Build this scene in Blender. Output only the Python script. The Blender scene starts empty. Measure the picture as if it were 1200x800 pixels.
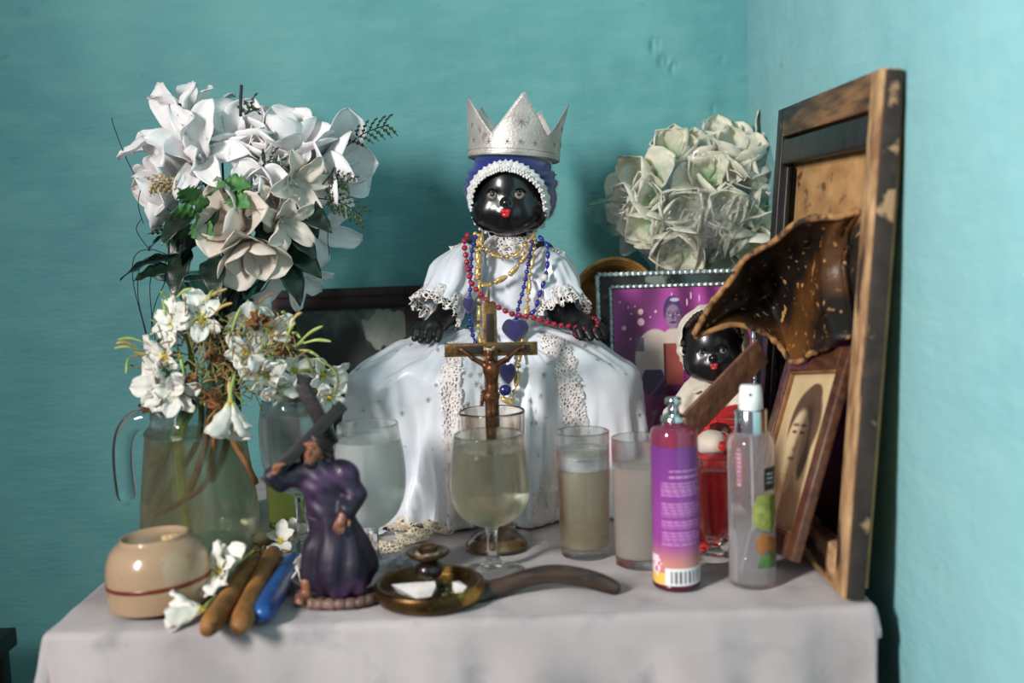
import bpy, bmesh, math, random
import numpy as np
from mathutils import Vector, Matrix, Euler, noise as mnoise
random.seed(7); RNG = np.random.RandomState(7)
C = bpy.context.scene.collection
sin, cos, pi, R = math.sin, math.cos, math.pi, math.radians

# ---------------------------------------------------------------- camera, world, lights, exposure
T = 0.76                                   # table height
FPX, PITCH, ROLL = 1300.0, R(6.2), R(2.0)
EYE = Vector((0, 0, T + 0.42))
cd = bpy.data.cameras.new('camera'); cam = bpy.data.objects.new('camera', cd); C.objects.link(cam)
cd.sensor_width = 36; cd.lens = FPX / 1200 * 36; cd.clip_start = 0.05
Rc = Matrix.Rotation(R(90) - PITCH, 3, 'X') @ Matrix.Rotation(-ROLL, 3, 'Z')
cam.matrix_world = Matrix.Translation(EYE) @ Rc.to_4x4()
cd.dof.use_dof = True; cd.dof.focus_distance = 1.56; cd.dof.aperture_fstop = 2.4
bpy.context.scene.camera = cam

w = bpy.data.worlds.new('world'); bpy.context.scene.world = w; w.use_nodes = True
w.node_tree.nodes['Background'].inputs[0].default_value = (0.98, 0.97, 1.0, 1)
w.node_tree.nodes['Background'].inputs[1].default_value = 0.20

def area(name, loc, target, sx, sy, power, col, spread=180):
    l = bpy.data.lights.new(name, 'AREA'); l.shape = 'RECTANGLE'; l.size = sx; l.size_y = sy
    l.energy = power; l.color = col; l.spread = R(spread)
    o = bpy.data.objects.new(name, l); C.objects.link(o); o.location = loc
    o.rotation_euler = (Vector(target) - Vector(loc)).to_track_quat('-Z', 'Y').to_euler()
    return o
area('window_light', (-1.35, -0.30, 1.78), (0.5, -0.53, 1.62), 0.46, 0.58, 122, (1.0, 0.965, 0.935), 180)

sc = bpy.context.scene
sc.view_settings.view_transform = 'Standard'; sc.view_settings.look = 'None'
sc.view_settings.exposure = 0.0; sc.view_settings.gamma = 1.0; sc.view_settings.use_curve_mapping = False
cy = sc.cycles
cy.use_denoising = True; cy.max_bounces = 16; cy.transmission_bounces = 14; cy.transparent_max_bounces = 16
cy.diffuse_bounces = 4; cy.glossy_bounces = 6; cy.blur_glossy = 0.6; cy.sample_clamp_indirect = 60.0

# ---------------------------------------------------------------- picture measurements -> world points
def ray(px, py):
    x, y = (px - 600) / FPX, -(py - 400) / FPX
    return Rc @ Vector((x, y, -1))
def P(px, py, Y):
    d = ray(px, py); return EYE + d * (Y / d.y)
def PT(px, py, z=T):
    d = ray(px, py); return EYE + d * ((z - EYE.z) / d.z)

# ---------------------------------------------------------------- materials
def lin(c):
    c = c / 255.0
    return c / 12.92 if c <= 0.04045 else ((c + 0.055) / 1.055) ** 2.4
def rgb(c): return tuple(lin(v) for v in c) + (1.0,)
_m = {}
def M(name, c1, c2=None, scale=20, rough=0.6, metal=0, bump=0.0, bscale=60, trans=0, ior=1.45, sheen=0, coat=0, sss=0,
      stretch=(1, 1, 1), lo=0.35, hi=0.65, c3=None, scale3=8, lo3=.55, hi3=.62, detail=4, subsurf_r=(.01, .01, .01)):
    if name in _m: return _m[name]
    m = bpy.data.materials.new(name); m.use_nodes = True; nt = m.node_tree; L = nt.links.new
    b = nt.nodes['Principled BSDF']; _m[name] = m
    b.inputs['Base Color'].default_value = rgb(c1)
    b.inputs['Roughness'].default_value = rough; b.inputs['Metallic'].default_value = metal
    b.inputs['Transmission Weight'].default_value = trans; b.inputs['IOR'].default_value = ior
    b.inputs['Sheen Weight'].default_value = sheen; b.inputs['Coat Weight'].default_value = coat
    if sss: b.inputs['Subsurface Weight'].default_value = sss; b.inputs['Subsurface Radius'].default_value = subsurf_r; b.inputs['Subsurface Scale'].default_value = 1
    tc = nt.nodes.new('ShaderNodeTexCoord'); mp = nt.nodes.new('ShaderNodeMapping')
    mp.inputs['Scale'].default_value = stretch; L(tc.outputs['Object'], mp.inputs['Vector'])
    def nz(s, d=detail):
        n = nt.nodes.new('ShaderNodeTexNoise'); n.inputs['Scale'].default_value = s; n.inputs['Detail'].default_value = d
        L(mp.outputs['Vector'], n.inputs['Vector']); return n.outputs['Fac']
    if c2 is not None:
        mr = nt.nodes.new('ShaderNodeMapRange'); mr.inputs['From Min'].default_value = lo; mr.inputs['From Max'].default_value = hi
        L(nz(scale), mr.inputs['Value'])
        mx = nt.nodes.new('ShaderNodeMix'); mx.data_type = 'RGBA'
        mx.inputs[6].default_value = rgb(c1); mx.inputs[7].default_value = rgb(c2); L(mr.outputs[0], mx.inputs[0])
        out = mx.outputs[2]
        if c3 is not None:
            mr3 = nt.nodes.new('ShaderNodeMapRange'); mr3.inputs['From Min'].default_value = lo3; mr3.inputs['From Max'].default_value = hi3
            L(nz(scale3, 6), mr3.inputs['Value'])
            m3 = nt.nodes.new('ShaderNodeMix'); m3.data_type = 'RGBA'; m3.inputs[7].default_value = rgb(c3)
            L(out, m3.inputs[6]); L(mr3.outputs[0], m3.inputs[0]); out = m3.outputs[2]
        L(out, b.inputs['Base Color'])
    if bump:
        bn = nt.nodes.new('ShaderNodeBump'); bn.inputs['Strength'].default_value = bump; bn.inputs['Distance'].default_value = 0.004
        L(nz(bscale, 5), bn.inputs['Height']); L(bn.outputs[0], b.inputs['Normal'])
    return m
def MA(name, rough=0.4, coat=0, metal=0):           # printed colours carried by the mesh
    if name in _m: return _m[name]
    m = bpy.data.materials.new(name); m.use_nodes = True; _m[name] = m; b = m.node_tree.nodes['Principled BSDF']
    a = m.node_tree.nodes.new('ShaderNodeAttribute'); a.attribute_name = 'Col'
    m.node_tree.links.new(a.outputs['Color'], b.inputs['Base Color'])
    b.inputs['Roughness'].default_value = rough; b.inputs['Coat Weight'].default_value = coat; b.inputs['Metallic'].default_value = metal
    return m
def liquid(name, col, cloud, ccol=None, rough=0.0):
    m = bpy.data.materials.new(name); m.use_nodes = True; nt = m.node_tree; L = nt.links.new
    b = nt.nodes['Principled BSDF']; o = nt.nodes['Material Output']
    b.inputs['Base Color'].default_value = rgb(col); b.inputs['Transmission Weight'].default_value = 1; b.inputs['IOR'].default_value = 1.33
    b.inputs['Roughness'].default_value = rough
    if cloud:
        d = nt.nodes.new('ShaderNodeBsdfDiffuse'); t = nt.nodes.new('ShaderNodeBsdfTranslucent'); a = nt.nodes.new('ShaderNodeMixShader'); x = nt.nodes.new('ShaderNodeMixShader')
        d.inputs[0].default_value = rgb(ccol or col); t.inputs[0].default_value = rgb(ccol or col); a.inputs[0].default_value = .5
        L(d.outputs[0], a.inputs[1]); L(t.outputs[0], a.inputs[2]); x.inputs[0].default_value = cloud
        L(b.outputs[0], x.inputs[1]); L(a.outputs[0], x.inputs[2]); L(x.outputs[0], o.inputs[0])
    return m
def wallglass(name, tint=(250, 252, 251), clear_=.62, edge=.0, rough=.0):
    """thin drinking-glass wall: see-through face on, refracting towards its edges"""
    m = bpy.data.materials.new(name); m.use_nodes = True; nt = m.node_tree; L = nt.links.new; b = nt.nodes['Principled BSDF']; o = nt.nodes['Material Output']
    b.inputs['Base Color'].default_value = rgb(tint); b.inputs['Transmission Weight'].default_value = 1; b.inputs['IOR'].default_value = 1.45; b.inputs['Roughness'].default_value = rough
    t = nt.nodes.new('ShaderNodeBsdfTransparent'); t.inputs[0].default_value = rgb(tint); lw = nt.nodes.new('ShaderNodeLayerWeight'); lw.inputs[0].default_value = .5
    mr = nt.nodes.new('ShaderNodeMapRange'); mr.inputs[1].default_value = .30; mr.inputs[2].default_value = .85; mr.inputs[3].default_value = clear_; mr.inputs[4].default_value = edge; L(lw.outputs['Facing'], mr.inputs[0])
    x = nt.nodes.new('ShaderNodeMixShader'); L(mr.outputs[0], x.inputs[0]); L(b.outputs[0], x.inputs[1]); L(t.outputs[0], x.inputs[2]); L(x.outputs[0], o.inputs[0]); _m[name] = m; return m
def lace(name, col, scale=420, thr=0.16, rough=.8):   # openwork: holes by a cell pattern
    m = bpy.data.materials.new(name); m.use_nodes = True; nt = m.node_tree; L = nt.links.new
    b = nt.nodes['Principled BSDF']; b.inputs['Base Color'].default_value = rgb(col); b.inputs['Roughness'].default_value = rough
    tc = nt.nodes.new('ShaderNodeTexCoord'); v = nt.nodes.new('ShaderNodeTexVoronoi'); v.feature = 'DISTANCE_TO_EDGE'; v.inputs['Scale'].default_value = scale
    L(tc.outputs['Object'], v.inputs['Vector'])
    n = nt.nodes.new('ShaderNodeTexNoise'); n.inputs['Scale'].default_value = scale * .25; L(tc.outputs['Object'], n.inputs['Vector'])
    ad = nt.nodes.new('ShaderNodeMath'); ad.operation = 'MULTIPLY_ADD'; ad.inputs[1].default_value = 1; ad.inputs[2].default_value = 0
    mu = nt.nodes.new('ShaderNodeMath'); mu.operation = 'MULTIPLY'; mu.inputs[1].default_value = thr * 1.6; L(n.outputs['Fac'], mu.inputs[0])
    lt = nt.nodes.new('ShaderNodeMath'); lt.operation = 'LESS_THAN'; L(v.outputs['Distance'], lt.inputs[0]); L(mu.outputs[0], lt.inputs[1])
    L(lt.outputs[0], b.inputs['Alpha'])
    return m
def film(name, tint=(255, 255, 255), gloss=.22, haze=.07):      # clear thin plastic
    m = bpy.data.materials.new(name); m.use_nodes = True; nt = m.node_tree; L = nt.links.new
    o = nt.nodes['Material Output']; nt.nodes.remove(nt.nodes['Principled BSDF'])
    t = nt.nodes.new('ShaderNodeBsdfTransparent'); t.inputs[0].default_value = rgb(tint)
    g = nt.nodes.new('ShaderNodeBsdfGlossy'); g.inputs['Roughness'].default_value = .12
    lw = nt.nodes.new('ShaderNodeLayerWeight'); lw.inputs[0].default_value = gloss
    x = nt.nodes.new('ShaderNodeMixShader'); ml = nt.nodes.new('ShaderNodeMath'); ml.operation = 'MULTIPLY'; ml.inputs[1].default_value = .28; L(lw.outputs['Fresnel'], ml.inputs[0])
    df_ = nt.nodes.new('ShaderNodeBsdfDiffuse'); df_.inputs[0].default_value = rgb((244, 246, 246)); y = nt.nodes.new('ShaderNodeMixShader'); y.inputs[0].default_value = haze; L(t.outputs[0], y.inputs[1]); L(df_.outputs[0], y.inputs[2])
    L(ml.outputs[0], x.inputs[0]); L(y.outputs[0], x.inputs[1]); L(g.outputs[0], x.inputs[2]); L(x.outputs[0], o.inputs[0])
    return m

# ---------------------------------------------------------------- mesh helpers: every builder returns (verts Nx3, faces)
def mesh(name, vf, mat, cols=None, sharp=None, smooth=True):
    v, f = vf
    me = bpy.data.meshes.new(name); me.from_pydata([tuple(map(float, p)) for p in v], [], [tuple(map(int, q)) for q in f])
    if smooth: me.polygons.foreach_set('use_smooth', [True] * len(me.polygons))
    if sharp: me.set_sharp_from_angle(angle=R(sharp))
    if cols is not None:
        a = me.attributes.new('Col', 'FLOAT_COLOR', 'POINT'); c = np.ones((len(v), 4), np.float32); c[:, :3] = cols
        a.data.foreach_set('color', c.ravel())
    for m in (mat if isinstance(mat, (list, tuple)) else [mat]): me.materials.append(m)
    return me
def rootloc(o):
    while o.parent: o = o.parent
    return o.location
def O(name, vf, mat, parent=None, cols=None, sharp=None, smooth=True, solid=0, local=False):
    """one mesh object from world-space verts, made local to the thing at the top of its parents"""
    v = np.asarray(vf[0], float).reshape(-1, 3)
    if parent is not None and not local: v = v - np.array(rootloc(parent))
    ob = bpy.data.objects.new(name, mesh(name, (v, vf[1]), mat, cols, sharp, smooth)); C.objects.link(ob); ob.parent = parent
    if solid:
        s = ob.modifiers.new('solidify', 'SOLIDIFY'); s.thickness = solid; s.offset = 0
    return ob
def inst(name, me, parent, mtx):
    ob = bpy.data.objects.new(name, me); C.objects.link(ob); ob.parent = parent; ob.matrix_local = mtx; return ob
def thing(name, label, cat, loc, group=None):
    o = bpy.data.objects.new(name, None); C.objects.link(o); o.location = loc; o.empty_display_size = .02
    o['label'] = label; o['category'] = cat
    if group: o['group'] = group
    return o
def tag(o, label, cat, group=None):
    """re-origin a one-mesh thing at its base and describe it"""
    me = o.data; n = len(me.vertices); a = np.empty(n * 3); me.vertices.foreach_get('co', a); a = a.reshape(-1, 3)
    c = np.array([a[:, 0].mean(), a[:, 1].mean(), a[:, 2].min()]); me.vertices.foreach_set('co', (a - c).ravel()); o.location = c
    o['label'] = label; o['category'] = cat
    if group: o['group'] = group
    return o
def struct(o): o['kind'] = 'structure'; return o
def join(*parts):
    V, F, n = [], [], 0
    for v, f in parts:
        v = np.asarray(v, float).reshape(-1, 3); V.append(v); F += [tuple(i + n for i in q) for q in f]; n += len(v)
    return np.concatenate(V), F
def move(vf, mtx):
    v = np.asarray(vf[0], float).reshape(-1, 3); m = np.array(mtx)
    return v @ m[:3, :3].T + m[:3, 3], vf[1]
def box(sx, sy, sz, bev=0.0, seg=2, c=(0, 0, 0)):
    bm = bmesh.new(); bmesh.ops.create_cube(bm, size=1); bmesh.ops.scale(bm, vec=(sx, sy, sz), verts=bm.verts)
    if bev: bmesh.ops.bevel(bm, geom=list(bm.edges), offset=bev, segments=seg, affect='EDGES', profile=.6)
    v = np.array([x.co[:] for x in bm.verts]) + np.array(c); bm.verts.index_update(); f = [[q.index for q in p.verts] for p in bm.faces]; bm.free()
    return v, f
def lathe(prof, seg=48, ripple=None):
    """profile of (r, z); r == 0 ends close to a point"""
    V, F, rings = [], [], []
    for r, z in prof:
        if r <= 1e-6: rings.append([len(V)]); V.append((0, 0, z))
        else:
            rings.append(list(range(len(V), len(V) + seg)))
            for k in range(seg):
                a = 2 * pi * k / seg; q = r * (ripple(a, z) if ripple else 1); V.append((q * cos(a), q * sin(a), z))
    for A, B in zip(rings, rings[1:]):
        for k in range(seg):
            j = (k + 1) % seg
            if len(A) == 1 and len(B) == 1: continue
            if len(A) == 1: F.append((A[0], B[j], B[k]))
            elif len(B) == 1: F.append((A[k], A[j], B[0]))
            else: F.append((A[k], A[j], B[j], B[k]))
    return np.array(V), F
def spline(pts, n):
    """Catmull-Rom through pts (any dimension)"""
    p = np.asarray([tuple(q) for q in pts], float); m = len(p); out = []
    for i in range(n):
        t = i / (n - 1) * (m - 1); k = min(int(t), m - 2); u = t - k
        a, b, c, d = p[max(k - 1, 0)], p[k], p[k + 1], p[min(k + 2, m - 1)]
        out.append(.5 * ((2 * b) + (-a + c) * u + (2 * a - 5 * b + 4 * c - d) * u * u + (-a + 3 * b - 3 * c + d) * u ** 3))
    return np.array(out)
def tube(pts, rad, seg=8, caps=True, flat=1.0):
    p = np.asarray([tuple(q) for q in pts], float); n = len(p); rad = np.broadcast_to(np.asarray(rad, float), (n,))
    t = np.gradient(p, axis=0); t /= np.linalg.norm(t, axis=1)[:, None] + 1e-12
    u = np.cross(t[0], (0, 0, 1) if abs(t[0][2]) < .9 else (1, 0, 0)); u /= np.linalg.norm(u); V, F = [], []
    for i in range(n):
        u = u - t[i] * np.dot(u, t[i]); u /= np.linalg.norm(u) + 1e-12; w_ = np.cross(t[i], u)
        for k in range(seg):
            a = 2 * pi * k / seg; V.append(p[i] + rad[i] * (cos(a) * u + flat * sin(a) * w_))
    for i in range(n - 1):
        for k in range(seg):
            j = (k + 1) % seg; F.append((i * seg + k, i * seg + j, (i + 1) * seg + j, (i + 1) * seg + k))
    if caps:
        V += [p[0] - t[0] * rad[0] * .5, p[-1] + t[-1] * rad[-1] * .5]; a, b = len(V) - 2, len(V) - 1
        for k in range(seg):
            j = (k + 1) % seg; F.append((a, j, k)); F.append((b, (n - 1) * seg + k, (n - 1) * seg + j))
    return np.array(V), F
def grid(fn, nu, nv, wrap=False):
    V = [fn(i / (nu if wrap else nu - 1), j / (nv - 1)) for i in range(nu) for j in range(nv)]; F = []
    for i in range(nu if wrap else nu - 1):
        for j in range(nv - 1):
            k = (i + 1) % nu; F.append((i * nv + j, k * nv + j, k * nv + j + 1, i * nv + j + 1))
    return np.array([tuple(v) for v in V]), F
def ball(r, c=(0, 0, 0), seg=12, rings=8, s=(1, 1, 1)):
    v, f = lathe([(r * sin(pi * k / rings), -r * cos(pi * k / rings)) for k in range(rings + 1)], seg); return v * np.array(s) + np.array(c), f
def prism(poly, d, y0=0):                              # polygon in x,z pushed along y
    n = len(poly); V = [(x, y0, z) for x, z in poly] + [(x, y0 + d, z) for x, z in poly]
    F = [tuple(range(n)), tuple(range(2 * n - 1, n - 1, -1))] + [(k, k + n, (k + 1) % n + n, (k + 1) % n) for k in range(n)]
    return np.array(V), F
def nz(*a): return mnoise.noise(Vector(a))
def look(d, spin=0):                                   # rotation taking +Z to d
    return Vector(d).to_track_quat('Z', 'Y').to_matrix().to_4x4() @ Matrix.Rotation(spin, 4, 'Z')

# ---------------------------------------------------------------- distance fields -> one continuous skin
def smin(a, b, k):
    h = np.clip(.5 + .5 * (b - a) / k, 0, 1); return b * (1 - h) + a * h - k * h * (1 - h)
def smax(a, b, k): return -smin(-a, -b, k)
def ell(p, c, r):
    q = [(p[i] - c[i]) / r[i] for i in range(3)]; k0 = np.sqrt(q[0]**2 + q[1]**2 + q[2]**2)
    k1 = np.sqrt(sum((q[i] / r[i])**2 for i in range(3))) + 1e-9; return k0 * (k0 - 1) / k1
def cap(p, a, b, ra, rb):
    a, b = np.asarray(a, float), np.asarray(b, float); ba = b - a
    pa = [p[i] - a[i] for i in range(3)]; h = np.clip(sum(pa[i] * ba[i] for i in range(3)) / (ba @ ba), 0, 1)
    return np.sqrt(sum((pa[i] - ba[i] * h)**2 for i in range(3))) - (ra + (rb - ra) * h)
def skin(F, lo, hi, h):
    lo, hi = np.asarray(lo, float), np.asarray(hi, float)
    ax = [np.arange(lo[i], hi[i] + h, h) for i in range(3)]
    X, Y, Z = np.meshgrid(*ax, indexing='ij'); V = F([X, Y, Z]); S = V < 0; nx, ny, nzz = V.shape
    acc = np.zeros((nx - 1, ny - 1, nzz - 1, 3)); cnt = np.zeros((nx - 1, ny - 1, nzz - 1)); edges = []
    for a in range(3):
        s0 = [slice(None)] * 3; s1 = [slice(None)] * 3; s0[a] = slice(0, -1); s1[a] = slice(1, None)
        v0, v1 = V[tuple(s0)], V[tuple(s1)]; I = np.argwhere((v0 < 0) != (v1 < 0))
        b, c = (a + 1) % 3, (a + 2) % 3
        I = I[(I[:, b] > 0) & (I[:, b] < V.shape[b] - 1) & (I[:, c] > 0) & (I[:, c] < V.shape[c] - 1)]
        t = v0[tuple(I.T)] / (v0[tuple(I.T)] - v1[tuple(I.T)]); pos = I.astype(float); pos[:, a] += t; quad = []
        for db, dc in ((0, 0), (1, 0), (1, 1), (0, 1)):
            J = I.copy(); J[:, b] -= db; J[:, c] -= dc
            np.add.at(acc, tuple(J.T), pos); np.add.at(cnt, tuple(J.T), 1); quad.append(J)
        edges.append((quad, v0[tuple(I.T)] < 0))
    idx = -np.ones(cnt.shape, int); k = cnt > 0; idx[k] = np.arange(k.sum()); v = lo + acc[k] / cnt[k][:, None] * h; f = []
    for quad, ins in edges:
        q = np.stack([idx[tuple(J.T)] for J in quad], 1); q[ins] = q[ins]
        q[ins] = q[ins][:, ::-1]; f.append(q)
    return v, np.concatenate(f).tolist()
def hues(v, rules, base):                              # colour per vertex by which field is nearest
    out = np.tile(np.array(rgb(base)[:3]), (len(v), 1)); p = [v[:, 0], v[:, 1], v[:, 2]]
    for fn, c in rules: out[fn(p) < 0] = rgb(c)[:3]
    return out
# ---------------------------------------------------------------- the setting
WY, WX = 1.90, 0.412
def wall_material(name, base, stain, brush):
    m = bpy.data.materials.new(name); m.use_nodes = True; nt = m.node_tree; L = nt.links.new; b = nt.nodes['Principled BSDF']
    tc = nt.nodes.new('ShaderNodeTexCoord')
    def nzn(s, st=(1, 1, 1), d=5, dist=0):
        mp = nt.nodes.new('ShaderNodeMapping'); mp.inputs['Scale'].default_value = st; L(tc.outputs['Object'], mp.inputs[0])
        n = nt.nodes.new('ShaderNodeTexNoise'); n.inputs['Scale'].default_value = s; n.inputs['Detail'].default_value = d; n.inputs['Distortion'].default_value = dist
        L(mp.outputs[0], n.inputs['Vector']); return n.outputs['Fac']
    def rng(x, a, bb, c=0, d=1):
        r = nt.nodes.new('ShaderNodeMapRange'); r.inputs[1].default_value = a; r.inputs[2].default_value = bb; r.inputs[3].default_value = c; r.inputs[4].default_value = d; L(x, r.inputs[0]); return r.outputs[0]
    def mix(a, bcol, fac):
        x = nt.nodes.new('ShaderNodeMix'); x.data_type = 'RGBA'
        if isinstance(a, tuple): x.inputs[6].default_value = a
        else: L(a, x.inputs[6])
        x.inputs[7].default_value = bcol; L(fac, x.inputs[0]); return x.outputs[2]
    c = mix(rgb(base), rgb(stain), rng(nzn(3.2), .42, .68, 0, .75))
    c = mix(c, rgb(brush), rng(nzn(9, (1, 1, 4), 6), .45, .75, 0, .35))
    c = mix(c, rgb((62, 96, 98)), rng(nzn(26, (1, 1, 2), 3), .70, .80, 0, .28))
    L(c, b.inputs['Base Color']); b.inputs['Roughness'].default_value = .62
    add = nt.nodes.new('ShaderNodeMath'); add.operation = 'ADD'
    h1 = rng(nzn(30, (1, 1, 5), 6), 0, 1, 0, .6); h2 = rng(nzn(7, d=8), .3, .7, 0, 1.4); L(h1, add.inputs[0]); L(h2, add.inputs[1])
    bp = nt.nodes.new('ShaderNodeBump'); bp.inputs['Strength'].default_value = .22; bp.inputs['Distance'].default_value = .012
    L(add.outputs[0], bp.inputs['Height']); L(bp.outputs[0], b.inputs['Normal'])
    return m
teal = wall_material('teal limewash', (104, 172, 172), (78, 146, 154), (126, 184, 178))
pale = wall_material('lit teal limewash', (130, 180, 184), (116, 170, 178), (144, 190, 192))  # same teal paint, the stronger light on the right wall put into its colour

def lumpy(x0, x1, z0, z1, nx, nzz, fn):
    return grid(lambda u, v: fn(x0 + (x1 - x0) * u, z0 + (z1 - z0) * v), nx, nzz)
def bumpy(x, z, s=0):
    d = .004 * nz(x * 5, z * 5, s) + .0016 * nz(x * 22, z * 22, s + 3)
    d += .0035 * nz(x * 13, z * 13, 21) * max(0, min(1, (x - .0) / .2)) if s == 0 else 0
    return d
# plaster losses near the corner are real hollows
chips = [(*P(cx_, cy_, WY).xz, r_) for cx_, cy_, r_ in ((768, 52, .012), (778, 72, .014), (788, 80, .008), (764, 58, .007), (846, 70, .006), (792, 76, .008), (836, 128, .005))]
def back(x, z):
    d = bumpy(x, z)
    if x > .1:
        for a, b_, r_ in chips:
            q = math.hypot(x - a, z - b_) / r_; d += .004 * max(0, 1 - q * q) * (1 + 1.2 * nz(x * 160, z * 160, 5))
    return (x, WY + d, z)
xs = np.concatenate([np.linspace(-1.6, .1, 60), np.linspace(.1, .43, 120)[1:]]); zs = np.concatenate([np.linspace(0, .9, 16), np.linspace(.9, 1.75, 150)[1:], np.linspace(1.75, 2.6, 16)[1:]])
V = [back(x, z) for x in xs for z in zs]; nz_ = len(zs)
F = [(i * nz_ + j, (i + 1) * nz_ + j, (i + 1) * nz_ + j + 1, i * nz_ + j + 1) for i in range(len(xs) - 1) for j in range(nz_ - 1)]
struct(O('wall_back', (np.array(V), F), teal))
struct(O('wall_right', lumpy(1.905, -.4, 0, 2.6, 90, 90, lambda y, z: (WX + bumpy(y, z, 9) * .7, y, z)), pale))
struct(O('floor', box(2.3, 3.0, .04, c=(-.6, .45, -.02)), M('cement floor', (118, 112, 104), (96, 92, 88), 6, .8, bump=.2)))

# table under the cloth
wood_d = M('dark table wood', (70, 48, 34), (48, 32, 24), 14, .6, stretch=(1, 6, 1), bump=.15)
tx0, tx1, ty0, ty1 = -.505, .372, 1.15, 1.86
tb = thing('altar_table', 'plain wooden table hidden under the pale cotton cloth', 'table', ((tx0 + tx1) / 2, (ty0 + ty1) / 2, 0))
O('table_top', box(tx1 - tx0 - .012, ty1 - ty0 - .012, .03, .003, c=((tx0 + tx1) / 2, (ty0 + ty1) / 2, T - .0235)), wood_d, tb)
for x in (tx0 + .06, tx1 - .06):
    for y in (ty0 + .06, ty1 - .06): O('leg', box(.045, .045, T - .039, .004, c=(x, y, (T - .039) / 2)), wood_d, tb)
# cloth: flat on the top, rolls over the edge and hangs in soft folds
def cloth(u, v):
    x = tx0 - .30 + u * (tx1 - tx0 + .60 - .27); y = ty0 - .34 + v * (ty1 - ty0 + .34)
    x = min(x, tx1 + .034)
    dx = (tx0 - x) if x < tx0 else (x - tx1 if x > tx1 else 0); sx = -1 if x < tx0 else 1
    dy = max(0, ty0 - y); cx_, cy_ = min(max(x, tx0), tx1), max(y, ty0)
    wr = .0020 * nz(x * 9, y * 9, 2) + .0016 * nz(x * 30, y * 16, 4) + .0016 * max(0, .25 - abs(nz(x * 7 + y * 3, y * 9, 6))) * 4 + .0010 * max(0, nz(x * 4 + y * 11, y * 3, 8)) 
    wr += .0012 * math.exp(-((x + .03) / .004)**2)
    if dx == 0 and dy == 0: return (x, y, T + min(.0010, max(wr - .0016, -.0050)))
    Ld = (dx**3 + dy**3)**(1 / 3); q = math.hypot(dx, dy); ux, uy = sx * dx / q, -dy / q; r = .007
    if Ld < r * pi / 2: a = Ld / r; out, dn = r * sin(a), r * (1 - cos(a))
    else: out, dn = r, r + Ld - r * pi / 2
    h = min(1, dn / .2); fold = h * (.013 * sin(x * 31 + 2 * sin(x * 9)) + .008 * sin(x * 67 + 1) + .010 * nz(x * 26, 1, 5) + .006 * nz(x * 12, dn * 3, 1)) if dx == 0 or dy > dx else h * .012 * sin(y * 30)
    out += (.13 if dx < dy else .20) * dn + fold + .004 * nz(x * 20, y * 20, dn * 20) * h
    return (cx_ + ux * out, cy_ + uy * out, T - .0008 - dn + wr * (1 - h))
def cloth_mat():
    m = M('pale cotton cloth', (182, 172, 172), (152, 143, 144), 7, .9, bump=.0, sheen=.2, c3=(134, 127, 132), scale3=16, lo3=.55, hi3=.75); nt = m.node_tree; L = nt.links.new
    b = nt.nodes['Principled BSDF']; tc = nt.nodes.new('ShaderNodeTexCoord'); hs = []
    for st in ((1500, 6, 6), (6, 1500, 1500)):
        mp = nt.nodes.new('ShaderNodeMapping'); mp.inputs['Scale'].default_value = st; L(tc.outputs['Object'], mp.inputs[0])
        n = nt.nodes.new('ShaderNodeTexNoise'); n.inputs['Scale'].default_value = 1; L(mp.outputs[0], n.inputs['Vector']); hs.append(n.outputs['Fac'])
    a = nt.nodes.new('ShaderNodeMath'); a.operation = 'ADD'; L(hs[0], a.inputs[0]); L(hs[1], a.inputs[1])
    bp = nt.nodes.new('ShaderNodeBump'); bp.inputs['Strength'].default_value = .4; bp.inputs['Distance'].default_value = .001; L(a.outputs[0], bp.inputs['Height']); L(bp.outputs[0], b.inputs['Normal'])
    return m
tag(O('tablecloth', grid(cloth, 230, 190), cloth_mat(), solid=.0008), 'pale creased cotton tablecloth hanging over the table edge', 'tablecloth')
# dark stool, a corner of which shows at the left edge
st = thing('wooden_stool', 'dark wooden stool standing on the floor left of the altar table', 'stool', (-.95, 1.62, 0))
dk = M('black stool paint', (22, 22, 24), (14, 14, 16), 20, .5)
O('seat', box(.27, .24, .03, .004, c=(-.953, 1.62, .540)), dk, st)
for x in (-1.063, -.843):
    for y in (1.525, 1.715): O('leg', box(.03, .03, .525, .003, c=(x, y, .2625)), dk, st)
# ---------------------------------------------------------------- glass and china, measured as half-width / row pairs at a depth
TOP = T + .0016
clear = wallglass('clear glass'); solidg = M('solid glass', (250, 252, 251), rough=0, trans=1, ior=1.45)
greyg = wallglass('greyish glass', (240, 244, 242), .6, .0)
def prof(cx, Y, rows, base):
    """silhouette rows (half width px, row px) -> (radius, height above the table)"""
    out = []
    for hw, py in rows:
        p = P(cx, py, Y); out.append((hw * p.y / FPX, max(0, p.z - base)))
    z0 = out[-1][1]
    return [(r, z - z0) for r, z in out]
def shell(outer, wall, floor_at):
    """closed glass body from an outer profile listed top to bottom; the inside follows it down to floor_at"""
    o = [(r, z) for r, z in outer]; inn = [(max(r - wall, .0005), z) for r, z in o if z > floor_at]
    inn[0] = (o[0][0] - wall, o[0][1] - .0002); lip = [(o[0][0] - wall * .5, o[0][1] + .0008)]
    return [(0, 0)] + o[::-1] + lip + inn + [(inn[-1][0] * .75, floor_at), (0, floor_at - .0006)], inn
def fill(inn, top, floor_at, eps=.00025):
    q = [(r + eps, z) for r, z in inn if z < top]; r0 = np.interp(-top, [-z for r, z in inn], [r for r, z in inn]) + eps
    return [(0, floor_at - .0008)] + [(q[-1][0] * .76 if q else r0, floor_at - .0002)] + q[::-1] + [(r0, top), (r0 * .96, top - .0006), (0, top - .0006)]
def dense(p, n=40):
    return [tuple(q) for q in spline(p, n)]
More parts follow.
